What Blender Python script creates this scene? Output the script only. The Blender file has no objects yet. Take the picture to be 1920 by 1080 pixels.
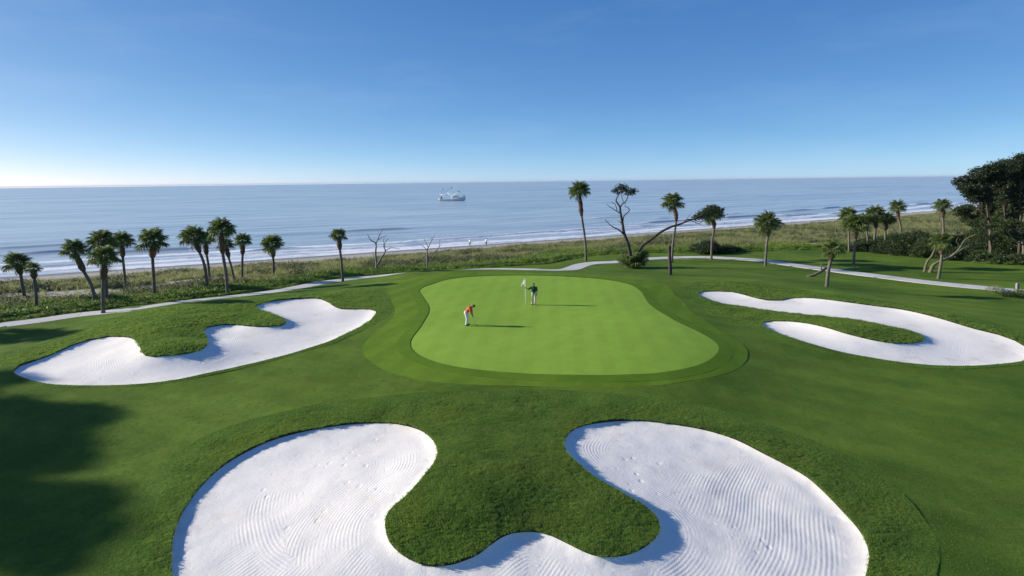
import bpy, bmesh, math, random
import numpy as np
from mathutils import Vector, Matrix, Euler
from mathutils.geometry import delaunay_2d_cdt

R = math.radians
random.seed(7)
rng = np.random.default_rng(7)
scene = bpy.context.scene
COL = scene.collection

# ------------------------------------------------------------------ camera
F = 1150.0                      # focal length in photo pixels (1920 wide)
CAM = np.array([0.0, 0.0, 10.0])
PITCH = math.atan(200.5 / F)
ROLL = R(0.68)
right0 = np.array([1.0, 0, 0]); up0 = np.array([0, math.sin(PITCH), math.cos(PITCH)])
fwd = np.array([0, math.cos(PITCH), -math.sin(PITCH)])
c_right = right0 * math.cos(ROLL) - up0 * math.sin(ROLL)
c_up = up0 * math.cos(ROLL) + right0 * math.sin(ROLL)
cd = bpy.data.cameras.new('camera'); cam = bpy.data.objects.new('camera', cd); COL.objects.link(cam)
cd.sensor_width = 36; cd.lens = 36 * F / 1920; cd.clip_end = 40000; cd.clip_start = 0.1
cam.matrix_world = Matrix((
    (c_right[0], c_up[0], -fwd[0], CAM[0]),
    (c_right[1], c_up[1], -fwd[1], CAM[1]),
    (c_right[2], c_up[2], -fwd[2], CAM[2]), (0, 0, 0, 1)))
scene.camera = cam

# ------------------------------------------------------------------ sky, sun, exposure
SUN_EL = R(19.5)
sun_h = Vector((-1.0, 0.17, 0)).normalized()
S = Vector((sun_h.x * math.cos(SUN_EL), sun_h.y * math.cos(SUN_EL), math.sin(SUN_EL)))
w = bpy.data.worlds.new('World'); scene.world = w; w.use_nodes = True
wn = w.node_tree.nodes; wl = w.node_tree.links
bg = wn['Background']; sky = wn.new('ShaderNodeTexSky')
sky.sky_type = 'NISHITA'; sky.sun_disc = False
sky.sun_elevation = SUN_EL; sky.sun_rotation = math.atan2(S.x, S.y)
sky.altitude = 0; sky.air_density = 0.30; sky.dust_density = 0.2; sky.ozone_density = 8.0
# film and polariser response of the whole sky: one curve per colour, the same in every direction
sep = wn.new('ShaderNodeSeparateColor'); comb = wn.new('ShaderNodeCombineColor'); wl.new(sky.outputs[0], sep.inputs[0])
for c_, (g_, k_) in enumerate(((1.03, 1.52), (0.76, 1.29), (0.47, 1.62))):
    pw_ = wn.new('ShaderNodeMath'); pw_.operation = 'POWER'; pw_.inputs[1].default_value = g_; ml_ = wn.new('ShaderNodeMath'); ml_.operation = 'MULTIPLY'; ml_.inputs[1].default_value = k_
    wl.new(sep.outputs[c_], pw_.inputs[0]); wl.new(pw_.outputs[0], ml_.inputs[0]); wl.new(ml_.outputs[0], comb.inputs[c_])
tc = wn.new('ShaderNodeTexCoord'); mp_ = wn.new('ShaderNodeMapping'); mp_.inputs['Scale'].default_value = (2.2, 2.2, 11)      # faint wisps of high cloud all round
wl.new(tc.outputs['Generated'], mp_.inputs[0]); nz = wn.new('ShaderNodeTexNoise'); nz.inputs['Scale'].default_value = 1.6; nz.inputs['Detail'].default_value = 7; nz.inputs['Roughness'].default_value = .62
wl.new(mp_.outputs[0], nz.inputs['Vector']); rp = wn.new('ShaderNodeValToRGB'); rp.color_ramp.elements[0].position = .5; rp.color_ramp.elements[1].position = .85; rp.color_ramp.elements[1].color = (.05, .05, .05, 1)
wl.new(nz.outputs[0], rp.inputs[0]); wisp = wn.new('ShaderNodeMix'); wisp.data_type = 'RGBA'; wisp.inputs[7].default_value = (5.2, 5.4, 5.8, 1)
wl.new(rp.outputs[0], wisp.inputs[0]); wl.new(comb.outputs[0], wisp.inputs[6])
wl.new(wisp.outputs[2], bg.inputs[0]); bg.inputs[1].default_value = 0.117
sd_ = bpy.data.lights.new('sun', 'SUN'); sd_.energy = 3.45; sd_.angle = R(0.8); sd_.color = (1.0, 0.93, 0.82)
sun = bpy.data.objects.new('sun', sd_); COL.objects.link(sun)
sun.rotation_euler = S.to_track_quat('Z', 'Y').to_euler(); sun.location = (-60, 20, 60)
scene.view_settings.view_transform = 'Standard'; scene.view_settings.look = 'None'
scene.view_settings.gamma = 1.0; scene.view_settings.exposure = 1.0

# ------------------------------------------------------------------ small helpers
def tag(o, label=None, cat=None, group=None, kind=None):
    if label: o['label'] = label
    if cat: o['category'] = cat
    if group: o['group'] = group
    if kind: o['kind'] = kind
    return o

def link(name, data, parent=None, loc=None):
    o = bpy.data.objects.new(name, data); COL.objects.link(o)
    if parent is not None: o.parent = parent
    if loc is not None: o.location = loc
    return o

def mesh_np(name, V, Fc, mats=(), smooth=True, midx=None):
    me = bpy.data.meshes.new(name)
    if isinstance(Fc, np.ndarray):
        V = np.asarray(V, np.float32); nf, k = Fc.shape
        me.vertices.add(len(V)); me.vertices.foreach_set('co', V.ravel()); me.loops.add(nf * k); me.loops.foreach_set('vertex_index', Fc.ravel().astype(np.int32))
        me.polygons.add(nf); me.polygons.foreach_set('loop_start', np.arange(0, nf * k, k, dtype=np.int32)); me.update(calc_edges=True)
    else: me.from_pydata([tuple(v) for v in V], [], Fc)
    for m in mats: me.materials.append(m)
    if midx is not None: me.polygons.foreach_set('material_index', np.asarray(midx, dtype=np.int32))
    me.polygons.foreach_set('use_smooth', np.full(len(me.polygons), smooth))
    me.update()
    return me

class MB:
    """collects simple shapes into one mesh"""
    def __init__(self): self.v = []; self.f = []
    def add(self, V, Fc):
        b = len(self.v); self.v += [tuple(p) for p in V]; self.f += [tuple(i + b for i in f) for f in Fc]
    def tube(self, P, rad, n=8, cap=True):
        P = [Vector(p) for p in P]; b = len(self.v); m = len(P)
        if not hasattr(rad, '__len__'): rad = [rad] * m
        prev = None
        for i, p in enumerate(P):
            t = (P[min(i + 1, m - 1)] - P[max(i - 1, 0)]).normalized()
            if prev is None:
                a = Vector((1, 0, 0)) if abs(t.x) < .8 else Vector((0, 1, 0))
            else: a = prev
            u = (a - t * a.dot(t)).normalized(); prev = u; q = t.cross(u)
            for k in range(n):
                an = 2 * math.pi * k / n
                self.v.append(tuple(p + (u * math.cos(an) + q * math.sin(an)) * rad[i]))
        for i in range(m - 1):
            for k in range(n):
                k2 = (k + 1) % n
                self.f.append((b + i * n + k, b + i * n + k2, b + (i + 1) * n + k2, b + (i + 1) * n + k))
        if cap:
            self.f.append(tuple(b + k for k in reversed(range(n))))
            self.f.append(tuple(b + (m - 1) * n + k for k in range(n)))
    def box(self, c, s, rz=0.0, taper=1.0):
        c = Vector(c); x, y, z = s[0] / 2, s[1] / 2, s[2] / 2
        V = []
        for dz, tp in ((-z, 1), (z, taper)):
            for dx, dy in ((-x, -y), (x, -y), (x, y), (-x, y)):
                p = Vector((dx * tp, dy * tp, dz)); p.rotate(Euler((0, 0, rz))); V.append(c + p)
        self.add(V, [(3, 2, 1, 0), (4, 5, 6, 7), (0, 1, 5, 4), (1, 2, 6, 5), (2, 3, 7, 6), (3, 0, 4, 7)])
    def ball(self, c, r, nu=10, nv=7):
        if not hasattr(r, '__len__'): r = (r, r, r)
        V = [(c[0], c[1], c[2] - r[2])]
        for j in range(1, nv):
            th = math.pi * j / nv
            for i in range(nu):
                ph = 2 * math.pi * i / nu
                V.append((c[0] + r[0] * math.sin(th) * math.cos(ph), c[1] + r[1] * math.sin(th) * math.sin(ph), c[2] - r[2] * math.cos(th)))
        V.append((c[0], c[1], c[2] + r[2])); Fc = []
        for i in range(nu): Fc.append((0, 1 + (i + 1) % nu, 1 + i))
        for j in range(nv - 2):
            for i in range(nu):
                a = 1 + j * nu + i; b2 = 1 + j * nu + (i + 1) % nu
                Fc.append((a, b2, b2 + nu, a + nu))
        l = len(V) - 1
        for i in range(nu): Fc.append((l, l - nu + i, l - nu + (i + 1) % nu))
        self.add(V, Fc)
    def build(self, name, mat, parent=None, smooth=True, loc=None):
        return link(name, mesh_np(name, self.v, self.f, [mat] if mat else [], smooth), parent, loc)

# value noise in numpy
def _h(ix, iy, seed):
    n = (ix.astype(np.int64) * 374761393 + iy.astype(np.int64) * 668265263 + seed * 974711) & 0x7fffffff
    n = ((n ^ (n >> 13)) * 1274126177) & 0x7fffffff
    return ((n ^ (n >> 16)) & 0xffff) / 65535.0
def vnoise(x, y, seed=0):
    x = np.asarray(x, float); y = np.asarray(y, float)
    ix = np.floor(x); iy = np.floor(y); fx = x - ix; fy = y - iy
    fx = fx * fx * (3 - 2 * fx); fy = fy * fy * (3 - 2 * fy)
    a = _h(ix, iy, seed); b = _h(ix + 1, iy, seed); c = _h(ix, iy + 1, seed); d = _h(ix + 1, iy + 1, seed)
    return (a * (1 - fx) + b * fx) * (1 - fy) + (c * (1 - fx) + d * fx) * fy
def fbm(x, y, seed=0, o=4):
    s = 0; a = 0.5; t = 0
    for i in range(o):
        s = s + a * vnoise(x * 2 ** i, y * 2 ** i, seed + i * 17); t += a; a *= .5
    return s / t
def sstep(a, b, x):
    t = np.clip((np.asarray(x, float) - a) / (b - a), 0, 1); return t * t * (3 - 2 * t)

# ------------------------------------------------------------------ from picture to place (only used to measure positions on the ground)
def ray(px, py):
    px = np.asarray(px, float); py = np.asarray(py, float)
    d = fwd[None] + c_right[None] * ((px - 960) / F)[:, None] - c_up[None] * ((py - 540) / F)[:, None]
    return d
def at_z(px, py, z):
    d = ray([px], [py])[0]; t = (z - CAM[2]) / d[2]; return CAM + d * t
def at_y(px, py, Y):
    d = ray([px], [py])[0]; t = Y / d[1]; p = CAM + d * t; return Vector(p)

# shoreline frame
SEA = -4.0
shore_px = [(-150, 535), (0, 518), (220, 503), (480, 487), (640, 473), (880, 459), (1060, 447), (1200, 439), (1400, 423), (1560, 410), (1760, 393)]
sp = np.array([at_z(a, b, SEA)[:2] for a, b in shore_px])
O2 = np.array([-9.0, 134.0]); ta = R(30.0)
T2 = np.array([math.cos(ta), math.sin(ta)]); N2 = np.array([-math.sin(ta), math.cos(ta)])
ss = (sp - O2) @ T2; nn = (sp - O2) @ N2
cq = np.polyfit(ss, nn, 2)
def shore_c(s):
    s = np.asarray(s, float); lo, hi = -160.0, 330.0
    sc = np.clip(s, lo, hi)
    return np.polyval(cq, sc) + (s - sc) * (2 * cq[0] * sc + cq[1]) * 0.5
def inland(x, y):
    p0 = np.asarray(x, float) - O2[0]; p1 = np.asarray(y, float) - O2[1]
    s = p0 * T2[0] + p1 * T2[1]; n = p0 * N2[0] + p1 * N2[1]
    return shore_c(s) - n, s

# terrain control points: picture point and height of the ground there
ctrl = [
 (960,516,.10),(850,522,.08),(800,545,.05),(1190,540,.02),(1080,521,.08),(785,600,-.02),(778,650,-.2),(900,695,-.32),(1060,704,-.35),(1240,698,-.33),(1340,660,-.25),(1250,590,-.05),(1000,600,-.05),(1000,560,.03),
 (760,511,-.02),(850,506,.05),(1000,510,.06),(1100,514,.02),(1250,519,-.1),(730,545,-.1),(738,590,-.15),(690,640,-.5),
 (1400,530,.05),(1560,552,-.12),(1750,587,-.25),(1900,625,-.8),
 (1307,550,-.35),(1480,558,-.5),(1680,578,-.6),(1430,606,-.75),(1600,668,-1.15),(1800,690,-1.3),(1920,680,-1.3),(1600,615,-.28),(1700,630,-.85),
 (1500,520,-1.25),(1440,510,-1.3),(1650,545,-1.15),(1800,562,-1.15),(1920,585,-1.15),(1330,500,-1.3),(1200,505,-1.3),
 (1050,505,-1.35),(1160,492,-1.4),(1305,482,-1.4),(1440,490,-1.4),(1540,504,-1.4),(1640,517,-1.4),(1740,530,-1.35),(1840,540,-1.35),(1450,475,-1.2),(1600,488,-1.35),(1800,510,-1.5),(1900,520,-1.5),
 (1000,735,-.62),(790,738,-.6),(1207,745,-.7),(640,753,-.75),(500,780,-.95),(1413,788,-1.0),
 (640,797,-.85),(760,797,-.75),(1207,789,-.8),(1100,800,-.75),(900,860,-.32),(900,940,-.12),(790,990,-.55),(1130,990,-.55),(820,1040,-1.0),(1160,1020,-1.0),(980,980,-.85),
 (321,1060,-1.35),(417,873,-1.1),(1630,1045,-1.35),(1513,893,-1.15),(1760,1040,-1.5),(200,1000,-1.45),
 (100,800,-1.35),(30,900,-1.6),(400,750,-1.0),(250,745,-1.15),(560,700,-.75),
 (25,695,-1.1),(200,724,-1.15),(450,690,-.9),(640,630,-.45),(704,586,-.3),
 (233,631,-.45),(133,650,-.75),(380,640,-.5),(330,640,.15),(310,605,.15),(500,597,.05),(440,608,-.35),(530,604,-.3),(590,559,-.25),(483,575,-.25),(360,570,-.12),(440,562,-.15),(280,585,-.25),(520,553,-.25),(600,545,-.4),
 (0,650,-1.2),(80,625,-1.3),(150,605,-1.2),(0,611,-1.5),(150,591,-1.55),(480,553,-1.5),(595,531,-1.5),(707,519.5,-1.5),(700,530,-.7),
 (1450,720,-1.05),(1700,800,-1.45),(1900,900,-1.75),(1900,750,-1.5),
 (50,590,-1.7),(200,568,-1.7),(300,552,-1.8),(430,545,-1.7),(640,515,-1.8),
]
cw = [(*at_z(a, b, z)[:2], z) for a, b, z in ctrl]
cw += [(0, 8, -1.7), (0, -20, -2), (-30, 5, -1.9), (30, 5, -1.9), (-70, 20, -1.8), (70, 20, -1.9), (-90, 50, -1.8), (110, 60, -1.6), (160, 120, -1.7), (220, 180, -1.8),
       (-8, 79, -1.5), (0, 84, -1.6), (-30, 62, -1.5), (-24, 68, -1.5), (10, 100, -1.8), (60, 120, -1.7), (120, 160, -1.8), (20, 78, -1.3), (40, 86, -1.4), (-110, 10, -2), (120, 10, -2)]
cw = np.array(cw)
def tps(r2): return np.where(r2 > 1e-9, 0.5 * r2 * np.log(np.maximum(r2, 1e-9)), 0)
n_ = len(cw); P_ = cw[:, :2] / 30.0
A = np.zeros((n_ + 3, n_ + 3)); D2 = ((P_[:, None] - P_[None]) ** 2).sum(-1)
A[:n_, :n_] = tps(D2) + np.eye(n_) * 0.004; A[:n_, n_] = 1; A[:n_, n_ + 1:] = P_; A[n_, :n_] = 1; A[n_ + 1:, :n_] = P_.T
rb = np.linalg.solve(A, np.concatenate([cw[:, 2], np.zeros(3)]))
def rbf(x, y):
    q = np.stack([x, y], -1) / 30.0; out = np.empty(len(q))
    for i in range(0, len(q), 20000):
        c = q[i:i + 20000]; d = ((c[:, None] - P_[None]) ** 2).sum(-1)
        out[i:i + 20000] = tps(d) @ rb[:n_] + rb[n_] + c @ rb[n_ + 1:]
    return np.clip(out, -2.6, 0.6)
def terrain(x, y):
    x = np.atleast_1d(np.asarray(x, float)); y = np.atleast_1d(np.asarray(y, float))
    z = rbf(x, y); d, s = inland(x, y)
    # dune ridges and hollows between the mown ground and the beach
    rz = -3.0 + 1.0 * (fbm(x / 9, y / 9, 5) - .42) + .55 * (fbm(x / 3.2, y / 3.2, 9, 3) - .5)
    prof = np.interp(d, [-30, -6, 0, 7, 12, 16, 24, 34], [-6.5, -4.8, -4.0, -3.78, -3.62, -3.45, -3.0, -2.45])
    k = sstep(14, 27, d)
    coast = prof * (1 - k) + np.minimum(rz, -2.3) * k
    b = sstep(16, 32, d)
    return coast * (1 - b) + z * b
def cast(px, py):
    px = np.atleast_1d(np.asarray(px, float)); py = np.atleast_1d(np.asarray(py, float))
    d = ray(px, py); d = d / d[:, 1:2]
    Ys = np.geomspace(7, 420, 420); n = len(px)
    p = CAM[None, None] + d[:, None] * Ys[None, :, None]
    g = terrain(p[..., 0].ravel(), p[..., 1].ravel()).reshape(n, -1)
    k = np.argmax(p[..., 2] <= g, 1); lo = Ys[np.maximum(k - 1, 0)]; hi = Ys[k]
    for _ in range(12):
        m = .5 * (lo + hi); q = CAM[None] + d * m[:, None]; hit = q[:, 2] <= terrain(q[:, 0], q[:, 1])
        hi = np.where(hit, m, hi); lo = np.where(hit, lo, m)
    return CAM[None] + d * hi[:, None]
def spline(P, closed=True, spacing=None):
    P = np.asarray(P, float); n = len(P); out = []
    rng_ = range(n) if closed else range(n - 1)
    for i in rng_:
        g = (lambda k: P[k % n]) if closed else (lambda k: P[min(max(k, 0), n - 1)])
        p0, p1, p2, p3 = g(i - 1), g(i), g(i + 1), g(i + 2)
        L = np.linalg.norm(p2 - p1); r = max(6.0, np.linalg.norm((p1 + p2) / 2))
        m = max(1, int(L / (spacing or (0.011 * r))))
        for k in range(m):
            t = k / m
            out.append(.5 * ((2 * p1) + (-p0 + p2) * t + (2 * p0 - 5 * p1 + 4 * p2 - p3) * t * t + (-p0 + 3 * p1 - 3 * p2 + p3) * t ** 3))
    if not closed: out.append(P[-1])
    return np.array(out)
def trace(px):
    px = np.array(px, float); return cast(px[:, 0], px[:, 1])[:, :2]
def inside(pts, poly):
    x, y = pts[:, 0], pts[:, 1]; c = np.zeros(len(pts), bool); q = np.roll(poly, -1, 0)
    bb = (x > poly[:, 0].min()) & (x < poly[:, 0].max()) & (y > poly[:, 1].min()) & (y < poly[:, 1].max())
    ii = np.where(bb)[0]; x = x[ii]; y = y[ii]; cc = np.zeros(len(ii), bool)
    for (x1, y1), (x2, y2) in zip(poly, q):
        if y1 == y2: continue
        m = ((y1 > y) != (y2 > y)) & (x < (x2 - x1) * (y - y1) / (y2 - y1) + x1); cc ^= m
    c[ii] = cc; return c
def dist_poly(pts, poly, closed=True):
    a = poly; b = np.roll(poly, -1, 0)
    if not closed: a = a[:-1]; b = b[:-1]
    out = np.empty(len(pts)); e = b - a; l2 = np.maximum((e ** 2).sum(-1), 1e-12)
    for i in range(0, len(pts), 4000):
        p = pts[i:i + 4000]
        w_ = p[:, None] - a[None]; t = np.clip((w_ * e[None]).sum(-1) / l2, 0, 1)
        out[i:i + 4000] = np.sqrt(((w_ - t[..., None] * e[None]) ** 2).sum(-1).min(1))
    return out

# ------------------------------------------------------------------ materials
def mat(name, col, rough=.8, spec=.3):
    m = bpy.data.materials.new(name); m.use_nodes = True
    b = m.node_tree.nodes['Principled BSDF']; b.inputs['Base Color'].default_value = (*col, 1)
    b.inputs['Roughness'].default_value = rough; b.inputs['Specular IOR Level'].default_value = spec
    return m
def N(m, t, **kw):
    n = m.node_tree.nodes.new(t)
    for k, v in kw.items():
        if k.startswith('i_'):
            key = k[2:]; key = int(key) if key.isdigit() else key.replace('_', ' ')
            n.inputs[key].default_value = v
        else: setattr(n, k, v)
    return n
def L(m, a, b): m.node_tree.links.new(a, b)
def noise(m, scale, detail=4, rough=.55, vec=None, dist=0.0):
    n = N(m, 'ShaderNodeTexNoise'); n.inputs['Scale'].default_value = scale; n.inputs['Detail'].default_value = detail
    n.inputs['Roughness'].default_value = rough; n.inputs['Distortion'].default_value = dist
    if vec is not None: L(m, vec, n.inputs['Vector'])
    return n.outputs['Fac']
def ramp(m, fac, stops):
    r = N(m, 'ShaderNodeValToRGB'); e = r.color_ramp.elements
    while len(e) < len(stops): e.new(.5)
    for el, (p, c) in zip(e, stops): el.position = p; el.color = (*c, 1) if len(c) == 3 else c
    L(m, fac, r.inputs[0]); return r.outputs[0]
def mixc(m, fac, a, b, blend='MIX'):
    n = N(m, 'ShaderNodeMix', data_type='RGBA', blend_type=blend)
    for s, v in ((n.inputs[0], fac), (n.inputs[6], a), (n.inputs[7], b)):
        if hasattr(v, 'is_linked'): L(m, v, s)
        elif isinstance(v, (int, float)): s.default_value = v
        else: s.default_value = (*v, 1)
    return n.outputs[2]
def math_(m, op, a, b=None, c=None):
    n = N(m, 'ShaderNodeMath', operation=op)
    for s, v in zip(n.inputs, (a, b, c)):
        if v is None: continue
        if hasattr(v, 'is_linked'): L(m, v, s)
        else: s.default_value = v
    return n.outputs[0]
def coords(m, scale=(1, 1, 1), rot=(0, 0, 0)):
    t = N(m, 'ShaderNodeTexCoord'); mp = N(m, 'ShaderNodeMapping'); mp.inputs['Scale'].default_value = scale; mp.inputs['Rotation'].default_value = rot
    L(m, t.outputs['Object'], mp.inputs[0]); return mp.outputs[0]
def bump(m, h, strength, dist, normal=None):
    b = N(m, 'ShaderNodeBump'); b.inputs['Strength'].default_value = strength; b.inputs['Distance'].default_value = dist
    L(m, h, b.inputs['Height'])
    if normal is not None: L(m, normal, b.inputs['Normal'])
    return b.outputs[0]
def BS(m): return m.node_tree.nodes['Principled BSDF']

def grass_mat(name, c_lo, c_hi, big=.12, fine=9.0, bstr=.5, bdist=.03, stripes=None, mott=.5, dry=None):
    m = mat(name, c_hi, .85, .04); v = coords(m)
    a = noise(m, big, 4, .6, v); f = noise(m, fine, 5, .7, v); md = noise(m, .9, 4, .6, v)
    k = math_(m, 'ADD', math_(m, 'MULTIPLY', a, mott), math_(m, 'ADD', math_(m, 'MULTIPLY', f, .55), math_(m, 'MULTIPLY', md, .45)))
    k = math_(m, 'MULTIPLY', k, 1.0 / (1.0 + mott))
    col = ramp(m, k, [(.41, c_lo), (.59, c_hi)])
    if dry:
        dn = noise(m, .22, 5, .65, coords(m, (1, 1.6, 1)))
        col = mixc(m, ramp(m, dn, [(.52, (0, 0, 0)), (.72, (.75, .75, .75))]), col, dry)
    if stripes:
        for ang, per, amt in stripes:
            sv = coords(m, (1, 1, 1), (0, 0, ang)); wv = N(m, 'ShaderNodeTexWave', wave_type='BANDS', bands_direction='X'); wv.inputs['Scale'].default_value = .314 / per
            wv.inputs['Distortion'].default_value = .35; wv.inputs['Detail'].default_value = 1; wv.inputs['Detail Scale'].default_value = .6
            L(m, sv, wv.inputs[0])
            s2 = ramp(m, wv.outputs['Fac'], [(.35, (1 - amt,) * 3), (.65, (1 + amt, 1 + amt, 1 + amt * .6))])
            col = mixc(m, 1.0, col, s2, 'MULTIPLY')
    L(m, col, BS(m).inputs['Base Color'])
    hb = math_(m, 'ADD', f, math_(m, 'MULTIPLY', noise(m, fine * 4, 3, .6, v), .5))
    L(m, bump(m, hb, bstr, bdist), BS(m).inputs['Normal'])
    BS(m).inputs['Sheen Weight'].default_value = .0; BS(m).inputs['Sheen Roughness'].default_value = .5
    BS(m).inputs['Sheen Tint'].default_value = (.7, .9, .3, 1)
    return m
M = {}
M['green'] = grass_mat('putting_green_turf', (.215, .345, .044), (.255, .400, .055), .10, 14, .15, .01, [(R(4), 1.5, .022), (R(31), 2.1, .014)])
M['collar'] = grass_mat('collar_turf', (.085, .158, .014), (.120, .208, .020), .12, 10, .3, .02)
M['apron'] = grass_mat('apron_turf', (.096, .172, .015), (.142, .232, .024), .12, 10, .35, .02, [(R(20), 2.2, .05)])
M['fairway'] = grass_mat('fairway_turf', (.062, .118, .016), (.134, .206, .030), .09, 8, .5, .03, [(R(-62), 3.0, .05)], mott=1.2, dry=(.105, .150, .020))
M['rough'] = grass_mat('rough_turf', (.058, .115, .017), (.112, .192, .030), .15, 5, 1.0, .07, None, mott=.6)
M['edge'] = mat('cut_turf_edge', (.028, .03, .012), .95, .1)
# bunker sand with rake lines running round the bunker
def sand_mat():
    m = mat('bunker_sand', (.66, .645, .62), .95, .1); v = coords(m)
    at = N(m, 'ShaderNodeAttribute', attribute_name='sd'); sdv = at.outputs['Fac']
    wob = noise(m, .10, 2, .5, v)
    d2 = math_(m, 'ADD', sdv, math_(m, 'MULTIPLY', wob, .5))
    wv = math_(m, 'SINE', math_(m, 'MULTIPLY', d2, 2 * math.pi / .125))
    patch = ramp(m, noise(m, .28, 4, .65, v), [(.36, (0, 0, 0)), (.5, (1, 1, 1))])
    rim = N(m, 'ShaderNodeMapRange'); rim.inputs['From Min'].default_value = .55; rim.inputs['From Max'].default_value = .9; L(m, sdv, rim.inputs[0])
    sx = N(m, 'ShaderNodeSeparateXYZ'); L(m, coords(m, (1, 1, 1), (0, 0, .55)), sx.inputs[0])
    wv2 = math_(m, 'SINE', math_(m, 'MULTIPLY', math_(m, 'ADD', sx.outputs[0], math_(m, 'MULTIPLY', wob, 2.0)), 2 * math.pi / .13))      # straighter passes over part of the floor
    pz = ramp(m, noise(m, .16, 2, .5, v), [(.49, (0, 0, 0)), (.53, (1, 1, 1))])
    wv = math_(m, 'ADD', math_(m, 'MULTIPLY', wv, math_(m, 'SUBTRACT', 1.0, pz)), math_(m, 'MULTIPLY', wv2, pz))
    wv = math_(m, 'MULTIPLY', math_(m, 'MULTIPLY', wv, patch), rim.outputs[0])
    foot = noise(m, 2.6, 6, .7, v, .4)
    fine = noise(m, 30, 3, .7, v)
    vo_ = N(m, 'ShaderNodeTexVoronoi'); vo_.inputs['Scale'].default_value = 2.4; L(m, coords(m, (1, .7, 1), (0, 0, .5)), vo_.inputs['Vector'])      # footprints in trampled patches
    pit = ramp(m, vo_.outputs['Distance'], [(.10, (0, 0, 0)), (.26, (1, 1, 1))]); trod = ramp(m, noise(m, .33, 4, .7, coords(m, (1, .5, 1), (0, 0, .9))), [(.56, (1, 1, 1)), (.64, (0, 0, 0))])
    pit = math_(m, 'MAXIMUM', pit, trod); fine = math_(m, 'ADD', fine, math_(m, 'MULTIPLY', pit, 2.2))
    h = math_(m, 'ADD', math_(m, 'MULTIPLY', wv, .115), math_(m, 'ADD', math_(m, 'MULTIPLY', foot, .9), math_(m, 'MULTIPLY', fine, .35)))
    L(m, bump(m, h, .8, .026), BS(m).inputs['Normal'])
    st = noise(m, .5, 5, .65, v)
    col = ramp(m, st, [(.24, (.70, .655, .58)), (.42, (.82, .78, .71)), (.75, (.85, .815, .75))])
    L(m, col, BS(m).inputs['Base Color']); return m
M['sand'] = sand_mat()
def dune_mat():
    m = mat('dune_sand', (.4, .37, .3), .95, .1); v = coords(m)
    n = noise(m, .16, 5, .6, v)
    veg = ramp(m, noise(m, .9, 5, .7, v), [(.35, (.09, .125, .03)), (.6, (.17, .21, .06))])
    sd2 = ramp(m, noise(m, 2.0, 4, .6, v), [(.3, (.36, .33, .27)), (.7, (.50, .47, .41))])
    at = N(m, 'ShaderNodeAttribute', attribute_name='sandy')
    k = ramp(m, math_(m, 'ADD', at.outputs['Fac'], math_(m, 'MULTIPLY', math_(m, 'SUBTRACT', n, .5), .9)), [(.42, (0, 0, 0)), (.58, (1, 1, 1))])
    col = mixc(m, k, veg, sd2)
    wt = N(m, 'ShaderNodeAttribute', attribute_name='wet')
    col = mixc(m, wt.outputs['Fac'], col, (.20, .19, .17))
    L(m, col, BS(m).inputs['Base Color'])
    rr = math_(m, 'SUBTRACT', .95, math_(m, 'MULTIPLY', wt.outputs['Fac'], .55)); L(m, rr, BS(m).inputs['Roughness'])
    L(m, bump(m, noise(m, 3.0, 5, .65, v), .6, .12), BS(m).inputs['Normal']); return m
M['dune'] = dune_mat()
def concrete_mat():
    m = mat('path_concrete', (.42, .41, .39), .85, .25); v = coords(m)
    o = N(m, 'ShaderNodeObjectInfo')
    c = ramp(m, noise(m, 1.4, 6, .65, v), [(.3, (.50, .485, .46)), (.7, (.62, .605, .58))])
    c = mixc(m, .6, c, ramp(m, o.outputs['Random'], [(0, (.85,) * 3), (1, (1.08,) * 3)]), 'MULTIPLY')
    L(m, c, BS(m).inputs['Base Color']); L(m, bump(m, noise(m, 25, 3, .6, v), .3, .01), BS(m).inputs['Normal']); return m
M['concrete'] = concrete_mat()
def bark_mat(name, a, b, ring=0):
    m = mat(name, a, .9, .15); v = coords(m, (1, 1, .35))
    f = noise(m, 5, 5, .65, v)
    h = f
    if ring:
        wv = N(m, 'ShaderNodeTexWave', wave_type='BANDS', bands_direction='Z'); wv.inputs['Scale'].default_value = ring; wv.inputs['Distortion'].default_value = 2.5
        L(m, coords(m), wv.inputs[0]); h = math_(m, 'ADD', f, math_(m, 'MULTIPLY', wv.outputs['Fac'], .4))
    L(m, ramp(m, f, [(.3, a), (.7, b)]), BS(m).inputs['Base Color']); L(m, bump(m, h, .8, .05), BS(m).inputs['Normal']); return m
M['palm_bark'] = bark_mat('palm_bark', (.085, .075, .06), (.21, .185, .15), 2.2)
M['boot'] = bark_mat('palm_boots', (.07, .045, .03), (.19, .13, .085), 3.5)
M['bark'] = bark_mat('dark_bark', (.035, .03, .026), (.10, .088, .075))
M['pine_bark'] = bark_mat('pine_bark', (.05, .038, .03), (.13, .10, .08))
M['oak_bark'] = bark_mat('mossy_oak_bark', (.10, .095, .06), (.20, .19, .12))
M['dead_wood'] = bark_mat('bleached_wood', (.15, .14, .12), (.30, .28, .245))
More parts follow.
